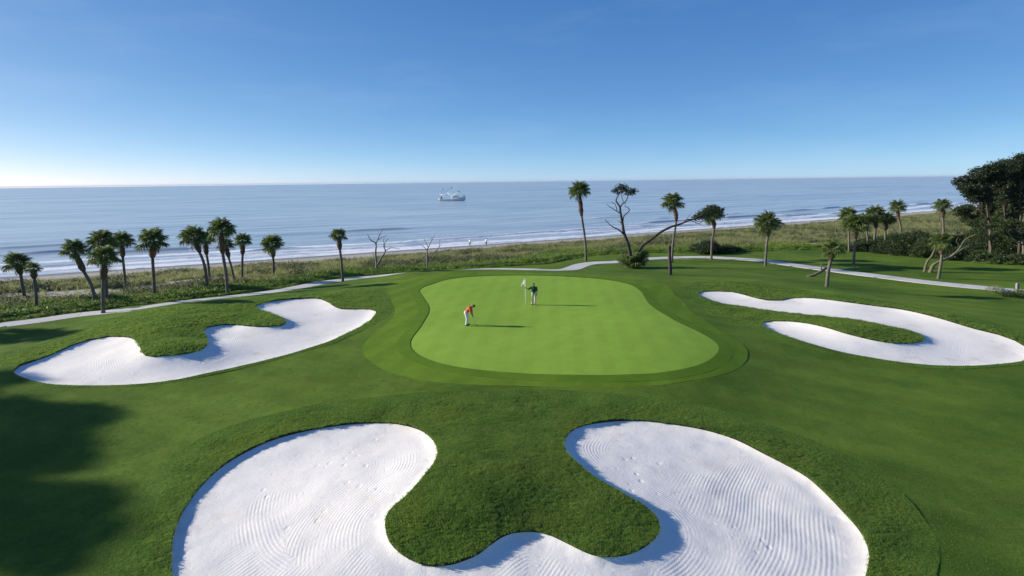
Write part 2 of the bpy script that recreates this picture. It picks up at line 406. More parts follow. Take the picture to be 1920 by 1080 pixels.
def leaf_mat(name, a, b, trans=.25, rough=.5, vary=None):
    m = mat(name, a, rough, .3); o = N(m, 'ShaderNodeObjectInfo'); g = N(m, 'ShaderNodeNewGeometry')
    k = math_(m, 'ADD', math_(m, 'MULTIPLY', g.outputs['Random Per Island'], .6), math_(m, 'MULTIPLY', o.outputs['Random'], .4))
    col = ramp(m, k, [(.1, a), (.9, b)])
    if vary:
        vn = noise(m, vary[0], 5, .65, g.outputs['Position']); col = mixc(m, 1.0, col, ramp(m, vn, [(.32, vary[1]), (.5, (1, 1, 1)), (.7, vary[2])]), 'MULTIPLY')
    L(m, col, BS(m).inputs['Base Color'])
    tr = N(m, 'ShaderNodeBsdfTranslucent'); L(m, col, tr.inputs[0]); mx = N(m, 'ShaderNodeMixShader'); mx.inputs[0].default_value = trans
    out = m.node_tree.nodes['Material Output']; L(m, BS(m).outputs[0], mx.inputs[1]); L(m, tr.outputs[0], mx.inputs[2]); L(m, mx.outputs[0], out.inputs[0]); return m
M['frond'] = leaf_mat('palm_frond', (.068, .112, .024), (.185, .235, .06), .38, .5)
M['dry_frond'] = leaf_mat('dry_frond', (.10, .075, .04), (.19, .15, .085), .2, .7)
M['pine_leaf'] = leaf_mat('pine_needles', (.016, .028, .012), (.036, .056, .02), .12)
M['oak_leaf'] = leaf_mat('oak_leaves', (.026, .045, .015), (.06, .088, .026), .2)
M['shrub_leaf'] = leaf_mat('shrub_leaves', (.024, .045, .013), (.06, .095, .025), .2)
M['tuft'] = leaf_mat('rough_blades', (.120, .215, .034), (.26, .385, .072), .5, .6, (.45, (.72, .80, .75), (1.25, 1.08, .95)))
M['fair_tuft'] = leaf_mat('fairway_blades', (.092, .165, .026), (.20, .29, .055), .45, .6, (.3, (.75, .82, .8), (1.15, 1.05, 1)))
M['dune_grass'] = leaf_mat('dune_grass', (.22, .245, .085), (.46, .455, .21), .5, .6, (.16, (.62, .72, .65), (1.2, 1.08, 1.0)))
M['cover'] = leaf_mat('ground_cover', (.15, .26, .035), (.34, .47, .08), .5, .55, (.2, (.6, .72, .65), (1.15, 1.05, 1.0)))
M['scrub'] = leaf_mat('dune_scrub', (.10, .13, .042), (.22, .245, .10), .35, .6)
M['oats'] = leaf_mat('sea_oats', (.25, .22, .13), (.42, .38, .25), .3, .7)

# ------------------------------------------------------------------ outlines on the ground
green_px = [(940,516.7),(853,521.7),(813,531.7),(787,543),(793,557),(803,573),(803,587),(790,610),(773,633),(769,647),(777,660),(800,673),(840,685),(907,695),(1007,702),(1107,704),(1173,703),(1240,699),(1300,688),(1335,672),(1348,655),(1340,640),(1310,622),(1270,603),(1235,583),(1215,567),(1207,554),(1198,543),(1178,532.5),(1140,525),(1080,519.5),(1020,517)]
apron_px = [(840,511),(790,517.5),(747,529),(728,543),(733,560),(740,580),(737,593),(717,613),(690,637),(680,655),(690,675),(730,698),(800,715),(900,722),(1000,725),(1120,727),(1250,721),(1350,704),(1395,682),(1400,655),(1370,630),(1330,607),(1295,582),(1272,560),(1255,540),(1225,528),(1150,520),(1050,513.5),(950,511)]
front_px = [(322,1080),(321,1040),(323,1013),(330,987),(347,950),(377,910),(417,873),(463,845),(513,823),(573,807),(640,796),(697,792),(747,794),(787,805),(810,822),(820,843),(817,863),(800,887),(763,927),(737,950),(724,968),(723,993),(733,1018),(757,1040),(787,1055),(813,1060),(853,1055),(873,1048),(897,1037),(923,1017),(950,1001),(973,996),(1000,995),(1027,1000),(1060,1015),(1097,1033),(1123,1041),(1160,1041),(1193,1032),(1223,1013),(1237,992),(1233,973),(1213,953),(1173,930),(1133,905),(1097,880),(1070,857),(1057,835),(1062,817),(1080,802),(1113,793),(1160,788),(1207,788),(1280,797),(1330,807),(1380,823),(1430,848),(1473,870),(1513,893),(1547,923),(1580,957),(1607,987),(1623,1013),(1630,1040),(1628,1057),(1623,1080),(1600,1140),(1470,1225),(1200,1275),(920,1285),(620,1255),(420,1190),(340,1125)]
front_rough_px = [(213,967),(240,933),(267,907),(290,883),(327,853),(403,810),(500,780),(640,752),(790,738),(907,734),(1007,732),(1107,736),(1207,744),(1280,753),(1347,770),(1413,788),(1487,813),(1547,837),(1613,867),(1657,900),(1703,937),(1737,980),(1757,1013),(1762,1043),(1757,1073),(1735,1150),(1620,1260),(1300,1340),(920,1360),(560,1330),(300,1240),(195,1140),(185,1030)]
left_px = [(25,695),(37,685),(67,675),(100,663),(133,648),(167,637),(200,631),(233,631),(250,635),(260,645),(265,657),(273,666),(287,668),(313,666),(347,663),(373,657),(388,646),(387,633),(380,620),(390,613),(413,609),(440,608),(467,611),(500,612),(527,610),(536,603),(530,597),(507,588),(483,578),(479,573),(493,568),(520,563),(550,560),(593,559),(615,566),(627,574),(642,579),(670,579),(692,579),(704,582.5),(705,587),(695,600),(670,615),(645,627),(620,639),(590,649.5),(547,663),(467,683),(400,698),(333,712),(267,720),(200,723),(133,722.7),(90,720),(57,713),(33,704)]
left_rough_px = [(-60,690),(0,664),(100,639),(160,613),(285,580),(380,569),(440,564.5),(520,555),(600,548),(680,537),(718,538),(722,546),(727,560),(734,580),(731,592),(716,600),(703,609),(676,622),(648,634.5),(622,646),(592,655),(548,668),(468,688.5),(400,703),(333,717),(267,725.5),(200,728),(133,727.5),(88,725),(50,717),(20,708),(0,700),(-40,698)]
right_px = [(1307,550),(1317,546.7),(1347,545.7),(1373,547),(1397,552.7),(1420,559),(1440,562.7),(1463,562.7),(1480,559),(1507,557.7),(1540,560),(1580,565),(1630,571.7),(1680,578),(1730,588),(1780,601.7),(1830,616.7),(1873,627),(1903,638),(1922,649),(1932,660),(1930,669),(1918,677),(1897,680.7),(1847,685),(1797,686.7),(1747,685),(1697,680.7),(1647,673),(1597,664),(1547,652.7),(1497,638),(1463,627),(1440,617),(1428,610),(1430,604),(1447,601.7),(1480,602),(1513,605.7),(1547,613),(1580,623),(1613,631.7),(1647,639),(1680,643),(1710,643),(1730,639),(1733,634),(1723,626),(1697,618),(1647,606.7),(1597,598),(1547,594),(1497,589),(1447,583),(1397,576),(1347,566.7),(1317,556.7)]
right_rough_px = [(1287,548),(1285,538),(1300,530),(1350,527),(1410,531.5),(1480,540),(1560,552),(1680,569),(1780,588),(1880,613),(1950,640),(1975,665),(1955,684),(1900,686.5),(1800,692.5),(1697,687),(1597,671),(1497,645),(1455,633),(1420,620),(1360,602),(1315,577)]
W_green = spline(trace(green_px)); W_apron = spline(trace(apron_px))
W_front = spline(trace(front_px)); W_frough = spline(trace(front_rough_px))
W_left = spline(trace(left_px)); W_lrough = spline(trace(left_rough_px))
W_right = spline(trace(right_px)); W_rrough = spline(trace(right_rough_px))
def offset(poly, d):
    t = np.roll(poly, -1, 0) - np.roll(poly, 1, 0); t /= np.linalg.norm(t, axis=1)[:, None]
    area = .5 * np.sum(poly[:, 0] * np.roll(poly[:, 1], -1) - np.roll(poly[:, 0], -1) * poly[:, 1])
    nrm = np.stack([t[:, 1], -t[:, 0]], 1) * (1 if area > 0 else -1)
    return poly + nrm * d
W_collar = offset(W_green, .85)
dune_l = trace([(-160,628),(0,604),(150,586),(290,569),(440,552),(540,538),(640,521),(705,515)])
dune_r = trace([(1000,497),(1060,488),(1150,477),(1300,474),(1440,471),(1560,468),(1650,471),(1760,484),(1900,497)])
edge_line = np.concatenate([[(-130, 12), (-90, 30)], dune_l, dune_r, [(92, 80), (130, 84), (230, 110), (420, 200)]])
edge_line = spline(edge_line, closed=False, spacing=1.2)
W_dune = np.concatenate([edge_line, [(700, 300), (700, 900), (-300, 900), (-300, 12)]])

# ------------------------------------------------------------------ ground mesh (one triangulation, split into its regions)
th = np.arange(-R(78), R(78), .0125); rr = np.exp(np.arange(math.log(4.5), math.log(430), .0125))
TH, RR = np.meshgrid(th, rr); jit = .35 * .0125
TH = TH + rng.uniform(-jit, jit, TH.shape); RR = RR * (1 + rng.uniform(-jit, jit, RR.shape))
gp = np.stack([np.sin(TH).ravel() * RR.ravel(), np.cos(TH).ravel() * RR.ravel()], 1)
gd, _ = inland(gp[:, 0], gp[:, 1]); gp = gp[gd > -14]
ang = np.abs(np.arctan2(gp[:, 0], gp[:, 1])); keep = (ang < R(48)) | (rng.random(len(gp)) < .25); gp = gp[keep]
back = np.array([(x, y) for x in np.linspace(-60, 60, 13) for y in (-40, -25, -12, -4)]) + rng.uniform(-.5, .5, (52, 2))
gp = np.concatenate([gp, back])
loops = [W_green, W_collar, W_apron, W_front, W_frough, W_left, W_lrough, W_right, W_rrough]
sp_ = .0125 * np.maximum(np.linalg.norm(gp, axis=1), 4.5)
ok = np.ones(len(gp), bool)
for lp in loops:
    bb = (gp[:, 0] > lp[:, 0].min() - 1) & (gp[:, 0] < lp[:, 0].max() + 1) & (gp[:, 1] > lp[:, 1].min() - 1) & (gp[:, 1] < lp[:, 1].max() + 1)
    ii = np.where(bb & ok)[0]; ok[ii] &= dist_poly(gp[ii], lp) > .45 * sp_[ii]
ii = np.where(ok & (np.abs(gp[:, 0]) < 440))[0]; ok[ii] &= dist_poly(gp[ii], edge_line, False) > .3 * sp_[ii]
gp = gp[ok]
allp = [gp]; edges = []; base = len(gp)
for lp in loops:
    n = len(lp); edges += [(base + i, base + (i + 1) % n) for i in range(n)]; allp.append(lp); base += n
n = len(edge_line); edges += [(base + i, base + i + 1) for i in range(n - 1)]; allp.append(edge_line)
allp = np.concatenate(allp)
vo, eo, fo, *_ = delaunay_2d_cdt([Vector(p) for p in allp.tolist()], edges, [], 0, 1e-4, False)
VX = np.array([(p.x, p.y) for p in vo]); FT = np.array([f for f in fo if len(f) == 3])
a_, b_, c_ = VX[FT[:, 0]], VX[FT[:, 1]], VX[FT[:, 2]]
flip = ((b_ - a_)[:, 0] * (c_ - a_)[:, 1] - (b_ - a_)[:, 1] * (c_ - a_)[:, 0]) < 0
FT[flip] = FT[flip][:, ::-1]
cen = (a_ + b_ + c_) / 3
big = np.max(np.stack([np.linalg.norm(a_ - b_, axis=1), np.linalg.norm(b_ - c_, axis=1), np.linalg.norm(c_ - a_, axis=1)]), 0)
cd_, _ = inland(cen[:, 0], cen[:, 1])
REG = np.zeros(len(FT), int)                      # 0 fairway
REG[inside(cen, W_dune)] = 1
for poly, k in ((W_frough, 2), (W_lrough, 3), (W_rrough, 4), (W_apron, 5), (W_collar, 6), (W_green, 7), (W_front, 8), (W_left, 9), (W_right, 10)):
    REG[inside(cen, poly)] = k
REG[(cd_ < -14)] = -1
VZ = terrain(VX[:, 0], VX[:, 1])
bunk_cfg = {8: (W_front, .12, .09, 3.0), 9: (W_left, .13, .10, 2.2), 10: (W_right, .11, .10, 2.2)}
def region_mesh(k):
    f = FT[REG == k]; u, inv = np.unique(f, return_inverse=True); return u, inv.reshape(f.shape)
def with_skirt(V, Fc, drop):
    e = np.concatenate([Fc[:, [0, 1]], Fc[:, [1, 2]], Fc[:, [2, 0]]]); key = np.sort(e, 1)
    _, idx, cnt = np.unique(key, axis=0, return_index=True, return_counts=True)
    be = e[idx[cnt == 1]]; bv = np.unique(be); mp = -np.ones(len(V), int); mp[bv] = len(V) + np.arange(len(bv))
    hi = V[bv].copy(); lo = V[bv].copy(); lo[:, 2] -= drop; nb = len(bv)
    q = np.stack([mp[be[:, 1]], mp[be[:, 0]], mp[be[:, 0]] + nb, mp[be[:, 1]] + nb], 1)
    return np.concatenate([V, hi, lo]), q
def bumps(x, y, amp, sc, seed): return amp * (fbm(x / sc, y / sc, seed, 3) - .5)
def set_attr(me, name, vals):
    a = me.attributes.new(name, 'FLOAT', 'POINT'); a.data.foreach_set('value', np.asarray(vals, dtype=np.float32))
OUT = {2: W_frough, 3: W_lrough, 4: W_rrough}
def damp(k, q): return .25 + .75 * sstep(0, 1.6, dist_poly(q, OUT[k])) if k in OUT else 1.0
def build_region(k, name, m, up, rough=None, skirt=.3):
    u, Fc = region_mesh(k); x, y = VX[u, 0], VX[u, 1]; z = VZ[u] + up
    if rough: z = z + bumps(x, y, rough[0], rough[1], k) * damp(k, np.stack([x, y], 1))
    V = np.stack([x, y, z], 1); V2, q = with_skirt(V, Fc, skirt)
    mid = (V2[q[:, 0], :2] + V2[q[:, 1], :2]) / 2
    near = np.min([dist_poly(mid, bp2) for bp2 in (W_front, W_left, W_right, W_green)], 0) < .06
    sk = near.astype(int).tolist()
    faces = [tuple(t) for t in Fc.tolist()] + [tuple(t) for t in q.tolist()]
    me = mesh_np(name, V2.tolist(), faces, [m, M['edge']], True, [0] * len(Fc) + sk)
    return link(name, me), u, Fc
fw, _, _ = build_region(0, 'fairway', M['fairway'], 0.02, (.06, 2.5)); tag(fw, 'mown dark green fairway around the putting green', kind='structure')
ru = {}
for k, nm, lb in ((2, 'front_rough', 'thick rough grass ringing the big front bunker'), (3, 'left_rough', 'thick rough on the mound around the left bunker'), (4, 'right_rough', 'thick rough on the bank around the right bunker')):
    o, u, Fc = build_region(k, nm, M['rough'], .03, (.14, 1.5), .45); tag(o, lb, kind='structure'); ru[k] = (u, Fc)
o, _, _ = build_region(5, 'apron', M['apron'], .022, (.03, 2)); tag(o, 'smooth mid green apron around the collar', kind='structure')
o, _, _ = build_region(6, 'collar', M['collar'], .03); tag(o, 'narrow darker collar edging the putting green', kind='structure')
o, _, _ = build_region(7, 'putting_green', M['green'], 0.0); tag(o, 'pale bright putting green with faint mowing stripes', kind='structure')
for k, lb in ((8, 'big white bunker in front with two lobes and raked rings'), (9, 'white bunker on the left mound with scalloped upper edge'), (10, 'long white bunker on the right with a grass tongue')):
    poly, lip, dep, wd = bunk_cfg[k]
    u, Fc = region_mesh(k); P2 = VX[u]; d = dist_poly(P2, poly)
    t = np.clip(d / wd, 0, 1); bowl = lip * sstep(0, .05, d) * .6 + lip * .4 + dep * (1 - (1 - t) ** 2)
    z = VZ[u] - bowl + bumps(P2[:, 0], P2[:, 1], .10, 1.7, k) * sstep(.1, 1, d) + bumps(P2[:, 0], P2[:, 1], .05, .5, k + 3) * sstep(.1, .6, d)
    me = mesh_np('sand_bunker', np.stack([P2[:, 0], P2[:, 1], z], 1), Fc, [M['sand']])
    set_attr(me, 'sd', d); tag(link('sand_bunker', me), lb, kind='structure')
# dunes and beach
u, Fc = region_mesh(1); x, y = VX[u, 0], VX[u, 1]; d, s = inland(x, y)
bare = [(cast(a, b)[0], r1, r2) for a, b, r1, r2 in ((95, 553, 7, 3.0), (190, 550, 8, 2.2), (15, 557, 6, 3.5), (325, 534, 7, 2.2), (372, 527, 5, 3.0), (265, 541, 6, 1.8), (110, 536, 5, 1.5), (1515, 458, 6, 2), (1550, 440, 8, 2.5), (780, 480, 5, 1.2))]
def patches(x, y):
    k = 0
    for c, r1, r2 in bare:
        a = (x - c[0]) * T2[0] + (y - c[1]) * T2[1]; b = (x - c[0]) * N2[0] + (y - c[1]) * N2[1]
        k = np.maximum(k, np.exp(-((a / r1) ** 2 + (b / r2) ** 2) * .8))
    return sstep(.25, .6, k + .5 * (fbm(x / 2.5, y / 2.5, 55, 3) - .5))
sandy_h = lambda x, y, d: patches(x, y) + np.clip(sstep(13.5, 11, d) + sstep(.44, .60, fbm(x / 11, y / 7, 31, 3)) * sstep(36, 24, d) * .6 + .16 * sstep(24, 12, d), 0, 1)
me = mesh_np('dunes', np.stack([x, y, VZ[u] - .004], 1), Fc, [M['dune']])
set_attr(me, 'sandy', sandy_h(x, y, d)); set_attr(me, 'wet', sstep(5.5, 2.0, d + 1.5 * (fbm(s / 6, d / 3, 44) - .5)))
tag(link('dunes', me), 'sand dunes and grey beach along the sea', kind='structure')
def ground(x, y): return float(terrain(x, y)[0])

# ------------------------------------------------------------------ concrete path, slab by slab
pl = trace([(-120,626),(0,611),(80,601),(150,591),(230,583),(280,577)]); pm = trace([(440,557),(480,552.5),(535,544.5),(595,532.5),(642,526),(700,520)])
pr = trace([(1020,507),(1095,496.5),(1160,491.5),(1220,485.5),(1305,482.7),(1370,485),(1436,490),(1495,498.5),(1540,504.5),(1640,517.5),(1740,530),(1840,540),(1920,547)])
pline = spline(np.concatenate([[(-75, 34)], pl, pm, [(-6.0, 76.8)], pr, [(62, 54), (75, 40)]]), False, .3)
seg = np.concatenate([[0], np.cumsum(np.linalg.norm(np.diff(pline, axis=0), axis=1))])
def ppos(s): return np.array([np.interp(s, seg, pline[:, 0]), np.interp(s, seg, pline[:, 1])])
path = link('path', None, None, (pline[0][0], pline[0][1], ground(*pline[0]))); tag(path, 'pale concrete cart path winding behind the green', kind='structure')
PW = 1.2; s0 = 0.0; SL = 3.0
while s0 + SL < seg[-1]:
    V = []; nseg = 4
    for i in range(nseg + 1):
        s = s0 + .02 + (SL - .04) * i / nseg; p = ppos(s); t = ppos(s + .2) - ppos(s - .2); t /= np.linalg.norm(t) + 1e-9; nr = np.array([-t[1], t[0]])
        zc = ground(*p) + .045
        for sg in (-1, 1):
            q = p + nr * PW * sg; zz = .7 * zc + .3 * (ground(*q) + .045) + .02
            V += [(q[0], q[1], zz), (q[0], q[1], zz - .3)]
    Fc = []
    for i in range(nseg):
        b = i * 4; Fc += [(b, b + 4, b + 6, b + 2)[::-1], (b, b + 1, b + 5, b + 4)[::-1], (b + 2, b + 6, b + 7, b + 3)[::-1]]
    Fc += [(0, 2, 3, 1)[::-1], (nseg * 4, nseg * 4 + 1, nseg * 4 + 3, nseg * 4 + 2)[::-1]]
    V = np.array(V) - np.array(path.location)
    link('slab', mesh_np('slab', V, Fc, [M['concrete']], False), path); s0 += SL

# ------------------------------------------------------------------ sea
def sea_mat():
    m = mat('sea_water', (.045, .115, .15), .3, .5); BS(m).inputs['IOR'].default_value = 1.42
    at = N(m, 'ShaderNodeAttribute', attribute_name='sdv'); vec = at.outputs['Vector']
    def sc(x, y):
        mp = N(m, 'ShaderNodeMapping'); mp.inputs['Scale'].default_value = (x, y, 1); L(m, vec, mp.inputs[0]); return mp.outputs[0]
    r1 = noise(m, 1, 6, .65, sc(.07, .42)); r2 = noise(m, 1, 4, .6, sc(.5, 1.6)); r3 = noise(m, 1, 3, .55, sc(.012, .05))
    h = math_(m, 'ADD', math_(m, 'MULTIPLY', r1, 1.0), math_(m, 'ADD', math_(m, 'MULTIPLY', r2, .35), math_(m, 'MULTIPLY', r3, 6.0)))
    L(m, bump(m, h, .9, .09), BS(m).inputs['Normal'])
    fa = N(m, 'ShaderNodeAttribute', attribute_name='foam').outputs['Fac']
    fn = noise(m, 1, 6, .7, sc(.35, 1.1), .6); fn2 = noise(m, 1, 5, .7, sc(1.4, 3.2), .3)
    fk = math_(m, 'ADD', fa, math_(m, 'ADD', math_(m, 'MULTIPLY', math_(m, 'SUBTRACT', fn, .5), 1.1), math_(m, 'MULTIPLY', math_(m, 'SUBTRACT', fn2, .5), .7)))
    fk = ramp(m, fk, [(.47, (0, 0, 0)), (.66, (1, 1, 1))])
    dep = N(m, 'ShaderNodeAttribute', attribute_name='shallow').outputs['Fac']
    c = mixc(m, dep, (.47, .53, .52), (.58, .60, .58))
    c = mixc(m, math_(m, 'MULTIPLY', ramp(m, r3, [(.4, (0, 0, 0)), (.62, (1, 1, 1))]), .35), c, (.50, .54, .53))
    r4 = noise(m, 1, 9, .72, sc(.014, .10)); r5 = noise(m, 1, 5, .6, sc(.003, .010))
    ripple_shade = math_(m, 'ADD', math_(m, 'MULTIPLY', r4, .7), math_(m, 'MULTIPLY', r5, .3))
    c = mixc(m, 1.0, c, ramp(m, ripple_shade, [(.38, (.50, .58, .64)), (.5, (.95, .98, 1.0)), (.62, (1.30, 1.26, 1.2))]), 'MULTIPLY')  # light and dark of the ripples, put into the water colour
    c = mixc(m, fk, c, (.80, .82, .83)); L(m, c, BS(m).inputs['Base Color'])
    L(m, math_(m, 'ADD', .24, math_(m, 'MULTIPLY', fk, .6)), BS(m).inputs['Roughness']); return m
M['sea'] = sea_mat()
dd = np.concatenate([np.arange(-2, 90, .45), 90 * np.exp(np.arange(0, math.log(9500 / 90), .03))])
aa = np.linspace(-1, 1, 700)
DD, AA = np.meshgrid(dd, aa, indexing='ij')
SS = 90 + AA * (330 + np.maximum(DD - 60, 0) * 3.5)
cc = shore_c(SS) * np.exp(-np.maximum(DD, 0) / 400.0)
WX = O2[0] + T2[0] * SS + N2[0] * (DD + cc); WY = O2[1] + T2[1] * SS + N2[1] * (DD + cc)
ridge = np.zeros_like(DD); foam = np.zeros_like(DD)
def breaker(center, wid, amp, seed, ls, foamlen, thr):
    global ridge, foam
    c = center + 7 * (fbm(SS / 45, SS * 0 + seed, seed, 3) - .5)
    a = sstep(thr, thr + .2, vnoise(SS / ls, SS * 0 + seed * 3.3, seed + 5) * .7 + .3 * vnoise(SS / ls * 2.7, SS * 0 + seed, seed + 8))
    t = (DD - c)
    prof = np.where(t < 0, np.exp(-(t / (wid * .38)) ** 2), np.exp(-(t / (wid * 1.3)) ** 2))   # steep landward face
    ridge = ridge + amp * a * prof
    br = sstep(.25, .5, vnoise(SS / (ls * .7) + 9, SS * 0 + seed, seed + 21)) * (.35 + .65 * a)
    tail = np.where(t < .4, np.exp(-np.maximum(.4 - t, 0) / foamlen), np.exp(-((t - .4) / .8) ** 2))
    foam = np.maximum(foam, br * tail * .85)
for cfg in ((9, 1.8, .28, 3, 22, 3.5, .30), (17, 2.2, .42, 11, 26, 5, .36), (27, 2.6, .6, 23, 30, 6, .42), (40, 3, .62, 37, 38, 5, .5), (56, 3.5, .55, 41, 40, 2.5, .6), (74, 4, .45, 53, 45, 1, .72)):
    breaker(*cfg)
swash = np.exp(-np.maximum(DD - 2.5, 0) / 3.0) * .62 * (0.75 + .5 * vnoise(SS / 9, DD / 4, 71))
foam = np.maximum(foam, swash); band = .5 + .5 * np.cos(2 * math.pi * (DD + 13 * fbm(SS / 38, SS * 0 + 3.1, 77, 3)) / 12.5)
foam = np.maximum(foam, .72 * sstep(66, 8, DD) * (.45 + .55 * band ** 2) * (.55 + .85 * fbm(SS / 34, DD / 9, 79, 3)))
sw = .16 * (fbm(SS / 26, DD / 7, 61, 3) - .5) * sstep(0, 20, DD) * np.exp(-np.maximum(DD, 0) / 500) * 2
ZZ = SEA + .02 + ridge + sw
ZZ[DD < .5] = np.minimum(ZZ[DD < .5], SEA + .05)
nr_, nc_ = DD.shape; I = np.arange(nr_ * nc_).reshape(nr_, nc_)
Fs = np.stack([I[:-1, :-1], I[:-1, 1:], I[1:, 1:], I[1:, :-1]], -1).reshape(-1, 4)
me = bpy.data.meshes.new('sea'); V = np.stack([WX, WY, ZZ], -1).reshape(-1, 3)
me.vertices.add(len(V)); me.vertices.foreach_set('co', V.ravel().astype(np.float32))
me.loops.add(len(Fs) * 4); me.loops.foreach_set('vertex_index', Fs.ravel().astype(np.int32))
me.polygons.add(len(Fs)); me.polygons.foreach_set('loop_start', np.arange(0, len(Fs) * 4, 4, dtype=np.int32))
me.update(calc_edges=True); me.validate()
me.polygons.foreach_set('use_smooth', np.full(len(me.polygons), True)); me.materials.append(M['sea'])
a = me.attributes.new('sdv', 'FLOAT_VECTOR', 'POINT'); a.data.foreach_set('vector', np.stack([SS, DD, SS * 0], -1).ravel().astype(np.float32))
set_attr(me, 'foam', foam.ravel()); set_attr(me, 'shallow', (.75 * np.exp(-np.maximum(DD, 0) / 22) + .25 * np.clip(ridge, 0, .6)).ravel())
tag(link('sea', me), 'pale blue sea with low breakers along the beach', kind='structure')

# ------------------------------------------------------------------ scattered grass (geometry-node instances)
def tuft_mesh(name, n, h, spread, wid, lean, m, seed, leaf=False):
    r = random.Random(seed); V = []; Fc = []
    for i in range(n):
        a = r.uniform(0, 6.283); q = spread * math.sqrt(r.random()); x, y = q * math.cos(a), q * math.sin(a)
        hh = h * r.uniform(.55, 1.1); la = r.uniform(0, 6.283); ln = lean * r.uniform(.3, 1.2)
        dx, dy = math.cos(la) * ln * hh, math.sin(la) * ln * hh; px, py = -math.sin(la) * wid / 2, math.cos(la) * wid / 2
        b = len(V)
        if leaf:
            z0 = hh * r.uniform(.2, .9)
            V += [(x, y, z0), (x + dx * .5 + px, y + dy * .5 + py, z0 + hh * .25), (x + dx, y + dy, z0 + hh * .12), (x + dx * .5 - px, y + dy * .5 - py, z0 + hh * .25)]
            Fc += [(b, b + 1, b + 2, b + 3)]
        else:
            V += [(x + px, y + py, -.02), (x - px, y - py, -.02), (x + dx * .4 - px * .8, y + dy * .4 - py * .8, hh * .6), (x + dx * .4 + px * .8, y + dy * .4 + py * .8, hh * .6), (x + dx, y + dy, hh * (1 - .3 * ln))]
            Fc += [(b, b + 1, b + 2, b + 3), (b + 3, b + 2, b + 4)]
    return bpy.data.objects.new(name, mesh_np(name, V, Fc, [m], False))
def scatter(name, pts, scl, idx, sources, label, cat, seed=0):
    rg = np.random.default_rng(seed); n = len(pts)
    c = bpy.data.collections.new(name + '_sources')
    for i, s_ in enumerate(sources): s_.name = '%s_%02d' % (name, i); c.objects.link(s_)
    me = bpy.data.meshes.new(name); me.vertices.add(n); me.vertices.foreach_set('co', np.asarray(pts, np.float32).ravel())
    set_attr(me, 'scl', scl); set_attr(me, 'rotz', rg.uniform(0, 6.283, n))
    ai = me.attributes.new('idx', 'INT', 'POINT'); ai.data.foreach_set('value', np.asarray(idx, np.int32))
    o = link(name, me); g = bpy.data.node_groups.new(name, 'GeometryNodeTree')
    g.interface.new_socket('Geometry', in_out='INPUT', socket_type='NodeSocketGeometry'); g.interface.new_socket('Geometry', in_out='OUTPUT', socket_type='NodeSocketGeometry')
    nd = g.nodes; gi = nd.new('NodeGroupInput'); go = nd.new('NodeGroupOutput'); ip = nd.new('GeometryNodeInstanceOnPoints'); ci = nd.new('GeometryNodeCollectionInfo')
    ci.inputs['Collection'].default_value = c; ci.inputs['Separate Children'].default_value = True; ci.inputs['Reset Children'].default_value = True
    def na(nm, t):
        k = nd.new('GeometryNodeInputNamedAttribute'); k.data_type = t; k.inputs[0].default_value = nm; return [q for q in k.outputs if q.enabled and q.name == 'Attribute'][0]
    cx = nd.new('ShaderNodeCombineXYZ'); g.links.new(na('rotz', 'FLOAT'), cx.inputs[2]); er = nd.new('FunctionNodeEulerToRotation'); g.links.new(cx.outputs[0], er.inputs[0])
    g.links.new(gi.outputs[0], ip.inputs['Points']); g.links.new(ci.outputs[0], ip.inputs['Instance']); ip.inputs['Pick Instance'].default_value = True
    g.links.new(na('idx', 'INT'), ip.inputs['Instance Index']); g.links.new(er.outputs[0], ip.inputs['Rotation']); g.links.new(na('scl', 'FLOAT'), ip.inputs['Scale']); g.links.new(ip.outputs[0], go.inputs[0])
    md = o.modifiers.new('scatter', 'NODES'); md.node_group = g
    return tag(o, label, cat, kind='stuff')
def sample_region(k, count_fn):
    """random points on a ground region; count_fn gives density per square metre at a place"""
    f = FT[REG == k]; a, b, c = VX[f[:, 0]], VX[f[:, 1]], VX[f[:, 2]]
    ar = .5 * np.abs((b - a)[:, 0] * (c - a)[:, 1] - (b - a)[:, 1] * (c - a)[:, 0]); ce = (a + b + c) / 3
    cnt = rng.poisson(ar * count_fn(ce)); i = np.repeat(np.arange(len(f)), cnt)
    r1 = np.sqrt(rng.random(len(i)))[:, None]; r2 = rng.random(len(i))[:, None]
    return (1 - r1) * a[i] + r1 * (1 - r2) * b[i] + r1 * r2 * c[i]
src = [tuft_mesh('t', 16, .055, .085, .011, 1.0, M['tuft'], i) for i in range(4)]
P = []; SC = []
for k in (2, 3, 4):
    q = sample_region(k, lambda c: np.clip(90000 / np.maximum(np.linalg.norm(c, axis=1), 12) ** 2 * 1.0, 16, 170))
    z = terrain(q[:, 0], q[:, 1]) + .03 + bumps(q[:, 0], q[:, 1], .14, 1.5, k) * damp(k, q)
    P.append(np.column_stack([q, z])); SC.append((.6 + .9 * fbm(q[:, 0] / .9, q[:, 1] / .9, 3, 3)) * np.clip(np.linalg.norm(q, axis=1) / 26, 1, 1.6) * (.35 + .65 * sstep(0, 2.2, dist_poly(q, {2: W_frough, 3: W_lrough, 4: W_rrough}[k]) + 1.2 * (fbm(q[:, 0] / 1.2, q[:, 1] / 1.2, 8, 2) - .5))))
P = np.concatenate(P); SC = np.concatenate(SC)
scatter('rough_grass', P, SC, rng.integers(0, 4, len(P)), src, 'tufted rough grass blades around the bunkers', 'grass', 1)
